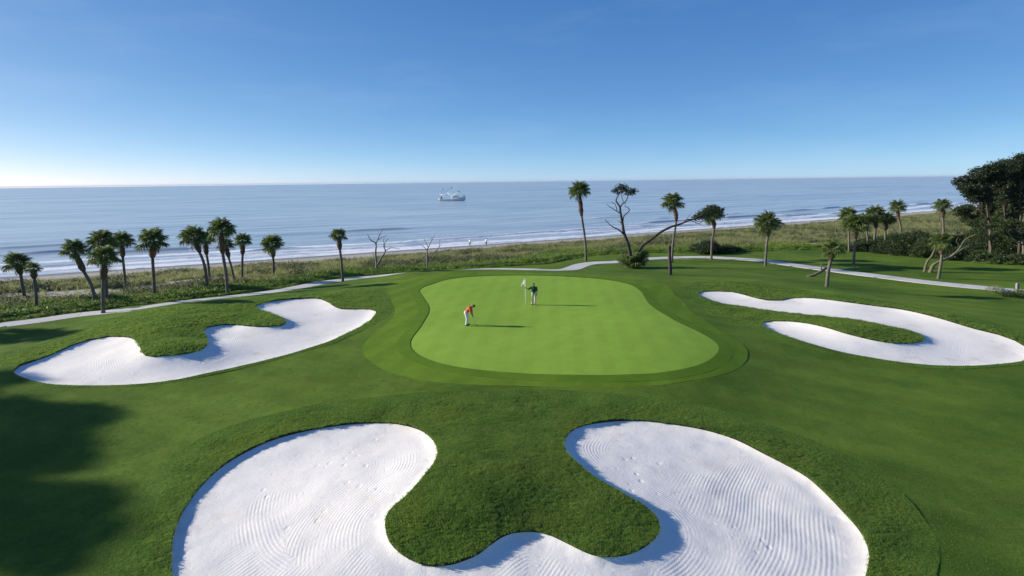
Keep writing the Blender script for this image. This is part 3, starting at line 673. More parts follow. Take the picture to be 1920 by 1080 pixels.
# short fairway blades, enough to break up the mown surface close by
q = sample_region(0, lambda c: np.where((np.linalg.norm(c, axis=1) < 46) & (np.abs(np.arctan2(c[:, 0], c[:, 1])) < R(46)) & (c[:, 1] > 9), np.clip(26000 / np.maximum(np.linalg.norm(c, axis=1), 14) ** 2, 10, 75), 0))
scatter('fairway_grass', np.column_stack([q, terrain(q[:, 0], q[:, 1]) + .02 + bumps(q[:, 0], q[:, 1], .06, 2.5, 0)]), rng.uniform(.5, 1.0, len(q)), rng.integers(0, 3, len(q)),
        [tuft_mesh('t', 12, .035, .13, .010, 1.1, M['fair_tuft'], 50 + i) for i in range(3)], 'short mown blades on the near fairway', 'grass', 5)
# dune plants
q = sample_region(1, lambda c: np.where((inland(c[:, 0], c[:, 1])[0] > 11.5) & (np.linalg.norm(c, axis=1) < 330) & (np.abs(np.arctan2(c[:, 0], c[:, 1])) < R(52)), np.clip(60000 / np.maximum(np.linalg.norm(c, axis=1), 40) ** 2, 2.0, 11), 0))
d, s = inland(q[:, 0], q[:, 1]); sn = sandy_h(q[:, 0], q[:, 1], d); pdist = dist_poly(q, edge_line, False)
kk = rng.random(len(q)) > np.clip(sn * 1.25, 0, .97); q = q[kk]; d = d[kk]; pdist = pdist[kk]
n1 = fbm(q[:, 0] / 8, q[:, 1] / 8, 91, 3); n2 = fbm(q[:, 0] / 4, q[:, 1] / 4, 97, 3); u = rng.random(len(q))
near = sstep(14, 4, pdist + 12 * (n1 - .5))            # ground cover near the mown edge, grass towards the beach
idx = np.where(u < near * .9, rng.integers(3, 5, len(q)), rng.integers(0, 3, len(q)))
idx = np.where((n2 > .57) & (u < .7) & (near < .8), 5, idx)
idx = np.where((rng.random(len(q)) < .035) & (near < .5), 6, idx)
sc = (.55 + 1.0 * n2) * rng.uniform(.7, 1.25, len(q)); sc = np.where(idx == 5, sc * 1.0, sc) * (.5 + .5 * sstep(13, 25, d)); sc = np.where(pdist < 1.6, sc * .55, sc)
src = [tuft_mesh('t', 26, .75, .22, .022, .55, M['dune_grass'], 10 + i) for i in range(3)] + [tuft_mesh('t', 46, .42, .42, .12, .75, M['cover'], 20 + i, True) for i in range(2)] + \
      [tuft_mesh('t', 50, .55, .4, .09, .6, M['scrub'], 30, True), tuft_mesh('t', 7, 1.45, .15, .016, .22, M['oats'], 31)]
scatter('dune_plants', np.column_stack([q, terrain(q[:, 0], q[:, 1])]), sc, idx, src, 'dune grasses and creeping ground cover between path and beach', 'dune plants', 2)

# ------------------------------------------------------------------ palms
def base_at(px, py):
    p = cast(px, py)[0]; return Vector((p[0], p[1], p[2]))
def frond_mesh(seed, nseg=26, dry=False):
    r = random.Random(seed); V = []; Fc = []
    # petiole, then a folded fan of drooping blades; unit length 1 along +X
    pw = .016
    pts = [(0, 0, 0), (.22, 0, .02), (.44, 0, .0)]
    for i in range(2):
        a, b = pts[i], pts[i + 1]; k = len(V)
        V += [(a[0], -pw, a[2]), (a[0], pw, a[2]), (b[0], pw, b[2]), (b[0], -pw, b[2])]; Fc.append((k, k + 1, k + 2, k + 3))
    for i in range(nseg):
        t = i / (nseg - 1) * 2 - 1; an = t * R(112) + r.uniform(-.05, .05); hx = .42 + .14 * (1 - abs(t)); Lg = (.52 - .14 * abs(t)) * r.uniform(.85, 1.12)
        w = .022; fold = .03 * (1 if i % 2 else -1); dr = r.uniform(.14, .34) * (1.6 if dry else 1) + .10 * abs(t)
        dx, dy = math.cos(an), math.sin(an); nx, ny = -dy, dx; k = len(V)
        q = [(0, w * .35, 0), (.5, w, .02), (.82, w * .7, -.3 * dr), (1.0, .0, -dr)]
        for (f, ww, z) in q[:3]:
            V += [(hx + dx * Lg * f + nx * ww, dy * Lg * f + ny * ww, z + fold * f), (hx + dx * Lg * f - nx * ww, dy * Lg * f - ny * ww, z - fold * f)]
        f, ww, z = q[3]; V.append((hx + dx * Lg * f, dy * Lg * f, z))
        Fc += [(k, k + 1, k + 3, k + 2), (k + 2, k + 3, k + 5, k + 4), (k + 4, k + 5, k + 6)]
    return mesh_np('frond', V, Fc, [M['dry_frond'] if dry else M['frond']], False)
FR = [frond_mesh(100 + i) for i in range(5)]; FRD = [frond_mesh(200 + i, 13, True) for i in range(2)]
def put_frond(parent, at, az, el, size, roll, me):
    o = link('frond', me, parent)
    m = Matrix.Translation(at) @ Matrix.Rotation(az, 4, 'Z') @ Matrix.Rotation(-el, 4, 'Y') @ Matrix.Rotation(roll, 4, 'X') @ Matrix.Diagonal((size, size, size, 1))
    o.matrix_local = m; return o
def bez(P, n):
    """smooth curve through points"""
    q = spline(np.array([list(p) for p in P]), False, 1.0) if False else None
    P = [Vector(p) for p in P]; out = []
    m = len(P)
    for i in range(m - 1):
        p0, p1, p2, p3 = P[max(i - 1, 0)], P[i], P[i + 1], P[min(i + 2, m - 1)]
        for k in range(n):
            t = k / n; out.append(.5 * ((2 * p1) + (p2 - p0) * t + (2 * p0 - 5 * p1 + 4 * p2 - p3) * t * t + (3 * p1 - p0 - 3 * p2 + p3) * t ** 3))
    out.append(P[-1]); return out
pn = [0]
def palm(bpx, cpx, rpx, label, mid=(), rt=.165, nf=34, dry=2, group='sabal palms along the dunes', flat=1.0, bulge=1.0):
    pn[0] += 1; r = random.Random(pn[0] * 13)
    b = base_at(*bpx) if not isinstance(bpx, Vector) else bpx
    c = at_y(cpx[0], cpx[1], b.y + r.uniform(-.3, .3)) if not isinstance(cpx, Vector) else cpx
    Rm = rpx * b.y / F * 1.08 if rpx > 5 else rpx
    e = link('palm_tree', None, None, b); tag(e, label, 'palm tree', group)
    P = [Vector((0, 0, -.25))] + [at_y(m[0], m[1], b.y) - b for m in mid] + [c - b + Vector((0, 0, -Rm * .12))]
    if len(P) == 2: P.insert(1, P[1] * .5 + Vector((r.uniform(-.12, .12), r.uniform(-.1, .1), 0)))
    C = bez(P, 9); n = len(C)
    rad = []
    for i in range(n):
        t = i / (n - 1); rad.append(rt * (1.35 - .35 * min(t * 8, 1)) * (1 - .12 * t) * (1 + .05 * math.sin(i * 2.1 + pn[0])))
    mb = MB(); mb.tube(C, rad, 9); tr = mb.build('trunk', M['palm_bark'], e)
    # swollen collar of old leaf boots under the crown
    Hh = (C[-1] - C[0]).length; i0 = int(n * .62); seg_ = C[i0:int(n * .90)]; mb = MB(); k = len(seg_)
    prof = [rt * (1.02 + (.85 * bulge) * math.sin(math.pi * min(1, (j / (k - 1)) ** .8)) ** 1.2) * (1 + .10 * ((j * 7 + pn[0]) % 3 - 1)) for j in range(k)]
    mb.tube(seg_, prof, 9)
    for j in range(k - 1):
        for a in range(6):
            an = a * 1.047 + j * .5; p = seg_[j]; q = p + Vector((math.cos(an), math.sin(an), 0)) * prof[j] * .8
            mb.tube([q, q + Vector((math.cos(an) * .10, math.sin(an) * .10, .16))], [.05, .02], 4)
    mb.build('leaf_boots', M['boot'], e)
    top = C[-1]
    for i in range(nf):
        t = (i + .5) / nf; el = R(80) - R(98) * t ** .85 + r.uniform(-.14, .14) - (R(28) if r.random() < .12 and t > .5 else 0); az = i * 2.39996 + r.uniform(-.2, .2)
        put_frond(e, top + Vector((0, 0, Rm * .10 * (1 - t))), az, el * flat, Rm * r.uniform(.86, 1.08) * (.80 + .20 * t), r.uniform(-.5, .5), FR[r.randrange(5)])
    for i in range(dry):
        put_frond(e, top, r.uniform(0, 6.28), R(-62) + r.uniform(-.2, .1), Rm * .85, r.uniform(-.5, .5), FRD[i % 2])
    return e
G1 = 'palms on the left dune'; G2 = 'palms beyond the green on the right'
palm((48,566),(32,491),25,'short palm at far left leaning left over the pale sand patch',[(42,535),(38,512)],group=G1)
palm((68,582),(62,502),15,'thin small-crowned palm, second from the left edge',[(67,545),(64,520)],rt=.15,nf=22,group=G1)
palm((179,574),(138,466),24,'palm with trunk bent strongly to the left near the path',[(173,540),(155,505)],group=G1)
palm((193,588),(196,481),29,'palm standing on the path edge in front of the left group',[(193,550),(194,520)],group=G1)
palm((200,571),(192,452),28,'taller palm just behind the palm on the path edge',[(199,530),(196,490)],group=G1)
palm((236,545),(228,451),23,'slim straight palm right of the crossed pair, on the dune',[(233,510),(230,480)],group=G1,rt=.15)
palm((290,560),(287,450),29,'lone straight palm with thick boot collar beside a dark low bush',[(288,520),(286,480)],group=G1,bulge=1.3)
palm((390,545),(364,443),27,'palm leaning left in the left clump of four',[(384,500),(373,470)],group=G1)
palm((393,533),(384,448),19,'palm half hidden behind the leaning palm of the clump',[(391,500),(387,475)],group=G1,rt=.15,nf=26)
palm((427,553),(415,430),27,'tallest palm of the left dune with round dense crown',[(424,515),(417,470)],group=G1,rt=.18)
palm((441,534),(424,458),17,'palm with slanting trunk crossing behind the tallest left palm',[(435,505),(428,480)],group=G1,rt=.14,nf=22)
palm((454,525),(455,450),18,'small palm just right of the tallest left palm',[(454,500),(455,475)],group=G1,rt=.15,nf=28)
palm((513,518),(511,457),23,'short stocky palm alone between the clump and the path',[(513,500),(512,480)],group=G1,rt=.17)
palm((643,528),(635,440),17,'slim small-crowned palm standing at the path left of the bare trees',[(640,490),(637,465)],group=G1,rt=.15,nf=30)
palm((1099,490),(1087,357),22,'tallest slender palm behind the green, with curved pale trunk',[(1097,450),(1090,400)],group=G2,rt=.17,bulge=1.1)
palm((1260,493),(1262,378),22,'slender palm behind the dark dead post',[(1262,455),(1268,410)],group=G2,rt=.15)
palm((1334,487),(1335,402),22,'palm tangled with the crown of the leaning oak',[(1335,455),(1339,425)],group=G2,rt=.16)
palm((1435,499),(1439,417),26,'palm on the near side of the path with drooping side fronds',[(1437,465),(1440,440)],group=G2)
palm((1600,501),(1603,420),25,'palm beyond the path nearest the middle of the right lawn',[(1602,470),(1604,445)],group=G2)
palm((1592,472),(1590,404),20,'palm close behind the lawn palm, trunks side by side',[(1592,450),(1591,430)],group=G2,rt=.16,nf=30)
palm((1639,471),(1641,400),20,'pale-trunked palm at the edge of the dark shrubs',[(1640,445),(1642,425)],group=G2,rt=.17,nf=30)
palm((1660,469),(1661,411),19,'dark palm right beside the pale-trunked palm by the shrubs',[(1660,450),(1660,430)],group=G2,rt=.16,nf=30)
palm((1627,470),(1624,412),17,'dark palm partly hidden left of the pale-trunked palm',[(1627,450),(1625,430)],group=G2,rt=.15,nf=26)
palm((1690,440),(1683,387),16,'distant single palm standing out against the surf',[(1688,420),(1684,405)],group=G2,rt=.2,nf=28)
palm((1769,452),(1767,385),17,'distant palm left of the big pines',[(1769,430),(1768,405)],group=G2,rt=.2,nf=28)
palm((1550,538),(1560,466),22,'short palm on the near lawn with a fallen log leaning against it',[(1553,510),(1558,485)],group=G2,nf=28)
palm((1759,523),(1767,452),21,'short palm beside the two leaning oak trunks',[(1764,495),(1766,475)],group=G2,nf=28)

# ------------------------------------------------------------------ broadleaf trees, pines, dead wood
def foliage_mesh(name, blobs, leaf, dens, m, seed, flat=.75, per=14):
    rg = np.random.default_rng(seed); Q = []
    for (c, rx, ry, rz) in blobs:
        n = max(6, int(dens * (rx * ry * rz) ** (2 / 3)))
        d = rg.normal(size=(n, 3)); d /= np.linalg.norm(d, axis=1)[:, None]; rr_ = .45 + .55 * np.sqrt(rg.random(n)); rr_ *= rg.uniform(.8, 1.12, n)
        ce = np.array(c)[None] + d * rr_[:, None] * np.array([rx, ry, rz])[None]
        p = np.repeat(ce, per, 0) + rg.normal(size=(n * per, 3)) * leaf * np.array([1.5, 1.5, .8])
        Q.append(p)
    p = np.concatenate(Q); n = len(p)
    a = rg.normal(size=(n, 3)); a[:, 2] *= flat; a /= np.linalg.norm(a, axis=1)[:, None]; b = np.cross(a, rg.normal(size=(n, 3))); b /= np.linalg.norm(b, axis=1)[:, None]
    s = leaf * rg.uniform(.5, 1.1, n)[:, None]
    V = np.stack([p - a * s, p + b * s * .5, p + a * s, p - b * s * .5], 1).reshape(-1, 3)
    Fc = np.arange(n * 4).reshape(n, 4)
    return mesh_np(name, V, Fc, [m], False)
def tree(name, bpx, limbs, blobs, label, cat, bark, leafm=None, leaf=.16, dens=26, group=None, dz=1.0, seed=1, base=None, Yoff=0.0):
    """limbs: lists of picture points with radii in metres, blobs: (px, py, r) at the tree's own distance, spread in depth"""
    b = base or base_at(*bpx); r = random.Random(seed)
    if Yoff:
        b = at_y(bpx[0], bpx[1], b.y + Yoff); b.z = ground(b.x, b.y)
    e = link(name, None, None, b); tag(e, label, cat, group); k = b.y / F
    for j, (pts, r0, r1) in enumerate(limbs):
        side = 0 if j == 0 else r.uniform(-.35, .35) * 1.0; P = []
        for i, q in enumerate(pts):
            v = at_y(q[0], q[1], b.y) - b
            if j > 0: v.y += side * i * k * 14
            else: v.y += r.uniform(-.05, .05) * i
            P.append(v)
        if j == 0: P[0].z -= .3
        C = bez(P, 4); n = len(C); mb = MB(); mb.tube(C, [(r0 + (r1 - r0) * (i / (n - 1)) ** .8) * (1.25 if name == 'dead_tree' else 1.0) for i in range(n)], 7)
        mb.build('trunk' if j == 0 else 'branch', bark, e)
    if blobs:
        B = []
        for (x, y, q) in blobs:
            c = at_y(x, y, b.y) - b; rm = q * k; c.y += r.uniform(-1, 1) * rm * dz
            B.append((tuple(c), rm, rm * 1.15, rm * .72))
        link('crown', foliage_mesh('crown', B, leaf, dens, leafm, seed), e)
    return e
DT = [([(705,509),(706,497),(704,475),(705,457),(695,450),(689,439)], .17, .03), ([(705,457),(711,442),(718,428)], .07, .02), ([(708,450),(716,445),(725,442)], .045, .015),
      ([(707,497),(717,481),(724,470),(722,458),(731,446)], .13, .03), ([(723,470),(735,464),(752,466)], .06, .015), ([(704,487),(700,480),(697,472)], .06, .02), ([(722,462),(719,452),(721,444)], .04, .012), ([(711,442),(709,432)], .03, .01)]
tree('dead_tree', (705,509), DT, None, 'bare pale dead tree with wide forked branches behind the green', 'dead tree', M['dead_wood'], group='bare trees behind the green')
DT2 = [([(801,505),(801,488),(801,470),(805,460),(815,440)], .12, .025), ([(801,470),(795,463),(787,457)], .05, .02), ([(803,463),(798,454),(795,447)], .05, .015), ([(801,490),(812,475),(822,465),(824,450)], .08, .02), ([(822,465),(829,457)], .035, .012), ([(811,449),(806,444)], .025, .01)]
tree('dead_tree', (801,505), DT2, None, 'smaller bare dead tree right of the wide forked one', 'dead tree', M['dead_wood'], group='bare trees behind the green')
clump = base_at(1190, 503)
TP = [([(1184,486),(1178,460),(1170,437),(1167,420),(1163,399),(1162,388),(1157,379),(1156,374),(1162,363)], .26, .06), ([(1163,388),(1166,383),(1171,379),(1175,371),(1176,364)], .10, .05),
      ([(1168,415),(1170,405),(1180,395),(1177,389),(1172,387),(1174,381)], .09, .025), ([(1162,399),(1153,394),(1142,387),(1136,382)], .08, .02), ([(1157,394),(1153,383),(1148,381),(1146,377)], .06, .02),
      ([(1170,440),(1160,431),(1150,426),(1140,419),(1132,410)], .12, .03), ([(1168,420),(1162,416),(1157,413)], .07, .025), ([(1170,380),(1168,374),(1167,366),(1170,358)], .05, .03), ([(1160,366),(1152,359),(1146,358)], .05, .02)]
tree('twisted_pine', (1190,503), TP, [(1163,357,9),(1172,352,9),(1181,357,9),(1189,361,7),(1177,362,8),(1167,350,6),(1157,353,6),(1152,358,4)], 'dark twisted bare-limbed pine with a small crown on top', 'tree', M['bark'], M['pine_leaf'], .13, 60, base=clump, seed=4)
LO = [([(1196,482),(1202,464),(1220,450),(1240,435),(1260,425),(1280,419),(1287,412),(1302,411),(1316,405)], .24, .07), ([(1280,419),(1295,414),(1310,419),(1322,414)], .08, .03), ([(1302,411),(1309,403),(1318,396)], .06, .03), ([(1287,412),(1291,404),(1294,402)], .04, .015), ([(1310,419),(1318,424),(1326,424)], .03, .01), ([(1197,478),(1196,466),(1203,450)], .08, .03), ([(1302,411),(1312,416),(1330,408)], .05, .02)]
tree('leaning_oak', (1196,500), LO, [(1312,404,10),(1322,397,11),(1335,391,11),(1346,396,10),(1352,404,6),(1326,406,9),(1304,408,6)], 'oak trunk leaning far right to a bushy crown above a palm', 'tree', M['bark'], M['oak_leaf'], .13, 60, base=clump + Vector((.4, .3, 0)), seed=5)
pc = link('palmetto_clump', None, None, clump); tag(pc, 'bushy palmetto clump at the foot of the twisted pine', 'palmetto'); rr0 = random.Random(3)
for i in range(46):
    az = i * 2.4; el = R(rr0.uniform(8, 78)); put_frond(pc, Vector((rr0.uniform(-.7, .7), rr0.uniform(-.5, .5), rr0.uniform(0, .9))), az, el, rr0.uniform(1.3, 2.0), rr0.uniform(-.4, .4), FR[i % 5] if i % 9 else FRD[0])
def log_thing(name, label, cat, pts, r0, r1, m, bpx, stubs=()):
    b = base_at(*bpx); e = link(name, None, None, b); tag(e, label, cat)
    mb = MB(); C = bez([at_y(*q, b.y) - b for q in pts], 5); n = len(C); mb.tube(C, [r0 + (r1 - r0) * i / (n - 1) for i in range(n)], 9); mb.build('trunk', m, e)
    for s_ in stubs:
        mb = MB(); mb.tube([at_y(*q, b.y) - b for q in s_], [.09, .04], 6); mb.build('branch_stub', m, e)
log_thing('dead_palm', 'dark upright dead trunk at the back edge of the green', 'dead palm', [(1257,521),(1256.5,500),(1255.5,480),(1255,461)], .20, .17, M['bark'], (1257,516), [[(1255,466),(1257,458)]])
log_thing('fallen_log', 'weathered log leaning on the short palm by the path', 'log', [(1515,520),(1527,515),(1546,505),(1557,493),(1564,474)], .22, .07, M['oak_bark'], (1524,519), [[(1540,508),(1540,491)], [(1522,517),(1512,516)]])
log_thing('leaning_oak_stub', 'short leaning oak trunk, left of the leaning pair', 'tree trunk', [(1733,511),(1738,492),(1747,480),(1754,464)], .17, .08, M['oak_bark'], (1733,510))
L2 = [([(1743,511),(1750,498),(1762,490),(1780,483),(1792,472),(1800,462),(1815,448),(1832,438)], .24, .05), ([(1768,487),(1790,478),(1815,463),(1840,464)], .15, .04), ([(1815,463),(1830,458),(1845,455)], .06, .02), ([(1800,462),(1793,452),(1796,445)], .06, .02), ([(1815,448),(1822,452),(1835,450)], .05, .02)]
tree('leaning_oak', (1743,511), L2, [(1830,432,10),(1842,428,12),(1850,446,8)], 'pale oak trunk sprawling right towards the pine wood', 'tree', M['oak_bark'], M['oak_leaf'], .11, 110, seed=8)
# pine wood on the right
GW = 'trees of the wood on the right'
def upright(bpx, top, r0=.22): return [([bpx, ((bpx[0] * 2 + top[0]) / 3 + 2, (bpx[1] * 2 + top[1]) / 3), ((bpx[0] + 2 * top[0]) / 3 - 1, (bpx[1] + 2 * top[1]) / 3), top], r0, .06)]
def limb_set(bpx, top, blobs, r0=.24):
    Lm = upright(bpx, top, r0); 
    for i, (x, y, q) in enumerate(blobs):
        t = .45 + .5 * ((i * .37) % 1); sx = bpx[0] + (top[0] - bpx[0]) * t; sy = bpx[1] + (top[1] - bpx[1]) * t
        Lm.append(([(sx, sy), ((sx + x) / 2, (sy + y) / 2 + 3), (x, y)], .09, .03))
    return Lm
woods = [
 ((1857,487),(1848,322),[(1808,352,10),(1822,340,16),(1838,326,17),(1856,314,15),(1832,356,15),(1850,342,18),(1866,330,15),(1814,364,7),(1845,368,13)],'broad dark pine at the left end of the wood, crown against the sky','pine_leaf',0),
 ((1884,489),(1884,312),[(1876,318,15),(1890,310,15),(1902,322,17),(1872,342,16),(1888,352,18),(1880,372,15),(1900,366,14)],'dark pine second from the left end of the wood','pine_leaf',5),
 ((1909,492),(1916,296),[(1908,306,13),(1920,297,14),(1932,306,16),(1915,330,18),(1934,340,18),(1918,362,16),(1905,388,13)],'tallest dark pine at the right edge of the picture','pine_leaf',2),
 ((1945,495),(1955,300),[(1948,300,18),(1968,310,20),(1950,335,22),(1975,345,22),(1955,370,18)],'pine mostly outside the right edge','pine_leaf',3),
 ((1876,482),(1838,400),[(1797,392,9),(1810,398,12),(1824,392,13),(1840,390,13),(1854,396,12),(1832,410,11),(1814,412,9),(1862,384,10)],'spreading oak with flat sunlit crown below the left pine','oak_leaf',9),
 ((1911,481),(1902,396),[(1884,398,12),(1897,388,13),(1912,384,14),(1925,392,14),(1890,412,11),(1908,404,14),(1880,424,9)],'oak with layered crown below the right pines','oak_leaf',2),
 ((1918,487),(1915,425),[(1880,432,9),(1893,424,11),(1908,420,13),(1924,424,14),(1900,440,10),(1918,444,11)],'low bright green oak at the right edge','oak_leaf',-3),
 ((1840,486),(1845,345),[(1826,352,13),(1845,345,15),(1860,356,15),(1838,372,13),(1858,378,14),(1850,362,14)],'dark pine filling in behind the left pine','pine_leaf',10),
 ((1898,490),(1900,330),[(1886,332,16),(1902,340,17),(1918,350,17),(1892,360,16),(1912,374,16),(1876,380,13),(1896,384,14)],'dark pine filling in behind the tallest pine','pine_leaf',10),
 ((1866,480),(1864,410),[(1846,408,12),(1862,402,13),(1878,408,13),(1856,424,11),(1872,428,11),(1840,424,10),(1822,418,9)],'shaded oak in the middle of the wood','oak_leaf',6),
]
for i, (bp, tp, bl, lb, lm, yo) in enumerate(woods):
    tree('pine_tree' if lm == 'pine_leaf' else 'oak_tree', bp, limb_set(bp, tp, bl), bl, lb, 'tree', M['pine_bark'] if lm == 'pine_leaf' else M['oak_bark'], M[lm], .15 if lm == 'pine_leaf' else .13, 120, GW, 1.3, 20 + i, Yoff=yo)
for i, (bp, tp, lb) in enumerate([((1831,470),(1834,415),'slender trunk at the left side of the wood'), ((1843,472),(1846,418),'slender straight trunk just right of the left-side one'), ((1868,480),(1862,415),'thin trunk in the shade left of the oak'), ((1897,482),(1900,410),'thin straight trunk between the two oaks'), ((1855,489),(1858,425),'pale trunk in front of the shrubs at the wood edge')]):
    bl = [(tp[0] - 6, tp[1], 7), (tp[0] + 6, tp[1] - 3, 8)]
    tree('slender_tree', bp, upright(bp, tp, .17), bl, lb, 'tree', M['oak_bark'], M['oak_leaf'], .12, 110, GW, 1.0, 40 + i, Yoff=3 if i < 4 else 0)
def shrub(bpx, hw, h, label, m, leaf=.14, dens=42, seed=0, group=None, name='shrub', depth=1.0):
    b = base_at(*bpx); k = b.y / F; r = random.Random(seed); e = link(name, None, None, b); tag(e, label, 'shrub', group); B = []
    for i in range(9):
        x = r.uniform(-1, 1); rr_ = h * k * r.uniform(.34, .5); zz = h * k * (1 - x * x * .6) - rr_ * .8
        B.append(((x * hw * k * .8, r.uniform(-.6, .6) * hw * k * depth, max(rr_ * .5, zz * r.uniform(.5, 1))), rr_ * 1.5, rr_ * 1.5, rr_))
    link('foliage', foliage_mesh('foliage', B, leaf, dens, M[m], seed), e)
    mb = MB()
    for i in range(4): mb.tube([(0, 0, -.1), (r.uniform(-.3, .3) * hw * k, r.uniform(-.2, .2) * hw * k, h * k * .6)], [.05, .015], 5)
    mb.build('stem', M['bark'], e); return e
GS = 'shrubs along the dune edge'
for i, (bp, hw, h, lb) in enumerate([((1335,474),34,24,'big dark round shrub behind the path, right of the leaning oak'), ((1372,472),22,13,'low shrub on the right flank of the big dark round shrub'), ((1612,471),18,18,'dark shrub at the foot of the twin lawn palms'), ((1655,473),24,24,'dark shrub under the pale-trunked palm'), ((1697,476),30,38,'tallest dark shrub in the middle of the thicket'), ((1742,482),28,34,'dark shrub behind the short palm by the leaning oaks'), ((1788,486),28,28,'dark shrub right of the short palm, before the wood'), ((1832,489),24,22,'low shrub at the left foot of the wood'), ((1880,494),28,18,'low shrub under the oaks'), ((1916,496),20,20,'shrub under the trees at the right edge'), ((308,561),14,10,'low dark bush at the foot of the lone straight palm'),((1676,462),26,26,'shrub deep in the thicket left of the tallest one'),((1722,462),30,30,'shrub deep in the thicket right of the tallest one'),((1775,468),34,34,'broad shrub deep in the thicket before the pines'),((1640,462),24,18,'shrub behind the palms at the thicket edge'),((1822,474),26,46,'tall leafy shrub at the left end of the wood'),((1856,480),26,48,'tall dark shrub between the wood trunks'),((1896,482),26,50,'tall dark shrub under the right pines')]):
    shrub(bp, hw, h, lb, 'shrub_leaf' if i % 3 else 'oak_leaf', .11, 120, 60 + i, GS)
M['grey_leaf'] = leaf_mat('grey_flower_heads', (.20, .19, .13), (.42, .39, .30), .2, .7)
shrub((1880,556), 24, 14, 'clipped green bush beside the path at the right edge', 'shrub_leaf', .07, 60, 90)
shrub((1866,545), 16, 9, 'pale flowering bush by the path at the right edge', 'grey_leaf', .06, 60, 91)
shrub((1905,557), 15, 16, 'brownish bush at the foot of the short grey post', 'scrub', .07, 60, 92)
def post(bpx, top, wd, label, m):
    b = base_at(*bpx); t = at_y(*top, b.y) - b; mb = MB(); u = Vector((1, 0, 0)) * wd; v = Vector((0, 1, 0)) * wd
    V = [p + q for p in (Vector((0, 0, -.2)), t - Vector((0, 0, wd))) for q in (-u - v, u - v, u + v, -u + v)] + [t + q * .6 for q in (-u - v, u - v, u + v, -u + v)]
    Fc = [(0, 1, 5, 4), (1, 2, 6, 5), (2, 3, 7, 6), (3, 0, 4, 7), (4, 5, 9, 8), (5, 6, 10, 9), (6, 7, 11, 10), (7, 4, 8, 11), (8, 9, 10, 11)]
    mb.add(V, Fc); o = mb.build('marker_post', m, None, False, b); tag(o, label, 'post')
M['grey_wood'] = mat('grey_post_wood', (.27, .265, .25), .85)
post((1908,556), (1908,531), .11, 'short grey post beside the bushes at the right edge', M['grey_wood'])
post((929,502), (926,490), .035, 'thin pale stake leaning in the ground cover behind the green', M['grey_wood'])
post((587,513), (587,500), .035, 'thin pale stake in the dune grass left of the path palm', M['grey_wood'])
# trees outside the left edge whose shade falls on the fairway
def world_tree(x, y, h, label, seed, lm='oak_leaf', spread=1.0, tall=.5):
    b = Vector((x, y, ground(x, y))); r = random.Random(seed); e = link('oak_tree', None, None, b); tag(e, label, 'tree', 'shade trees left of the fairway')
    mb = MB(); mb.tube(bez([(0, 0, -.3), (.2, .1, h * .3), (-.1, .2, h * .55), (.1, 0, h * .85)], 5), [.34 - .28 * i / 15 for i in range(16)], 8); mb.build('trunk', M['bark'], e); B = []
    for i in range(34):
        a = r.uniform(0, 6.28); q = r.uniform(.2, 1) * h * .30 * spread; z = h * r.uniform(1 - tall, .96); rr_ = h * r.uniform(.04, .085)
        c = (q * math.cos(a), q * math.sin(a), z); B.append((c, rr_ * 1.3, rr_ * 1.3, rr_ * .8))
        mb = MB(); mb.tube([(0, .1, h * .45), (c[0] * .5, c[1] * .5, (h * .45 + z) / 2), c], [.12, .08, .03], 6); mb.build('branch', M['bark'], e)
    link('crown', foliage_mesh('crown', B, .16, 110, M[lm], seed), e)
world_tree(-62, 32, 15.5, 'tall oak left of the fairway, third from the camera', 301, spread=1.25)
world_tree(-60.5, 27.5, 16.0, 'tall oak left of the fairway, second from the camera', 302, spread=1.25)
world_tree(-66, 36, 14.0, 'oak left of the fairway farthest from the camera', 303, spread=1.25)
world_tree(-61, 23.5, 16.0, 'oak beyond the left edge nearest the camera', 304, spread=1.25)
world_tree(-66, 30, 16.5, 'oak standing behind the row left of the fairway', 305, spread=1.25)
world_tree(-62, 33.7, 16.3, 'slimmer oak left of the fairway, second farthest from the camera', 306, spread=1.1)
for i, (x, y) in enumerate([(-55, 48.0), (-61, 50.5)]):
    b = Vector((x, y, ground(x, y))); palm(b, b + Vector((.5, 0, 7.2 + i)), 2.3, ('palm beyond the left edge beside the path', 'palm farther beyond the left edge')[i], group=G1)

# ------------------------------------------------------------------ flagstick
fp = base_at(987, 568); fs = link('flagstick', None, None, fp); tag(fs, 'white flagstick with limp white flag held on the green', 'flagstick')
M['white'] = mat('white_paint', (.8, .8, .78), .45); M['flag'] = leaf_mat('white_cloth', (.84, .84, .82), (.84, .84, .82), .45, .8)
mb = MB(); mb.tube([(0, 0, -.1), (-.05, 0, 1.1), (-.09, 0, 2.12)], .026, 8); mb.ball((-.09, 0, 2.13), .03); mb.build('pole', M['white'], fs)
V = []; Fc = []
for i in range(9):
    for j in range(6):
        t = i / 8; u_ = j / 5; V.append((-.09 - u_ * .40 * (.55 + .5 * t) + .03 * math.sin(5 * t + 3 * u_), .07 * math.sin(u_ * 9 + t * 2) * (.3 + u_), 2.10 - t * .46 - u_ * u_ * .18))
for i in range(8):
    for j in range(5): k = i * 6 + j; Fc.append((k, k + 1, k + 7, k + 6))
fl = link('flag', mesh_np('flag', V, Fc, [M['flag']]), fs); sm = fl.modifiers.new('thick', 'SOLIDIFY'); sm.thickness = .006

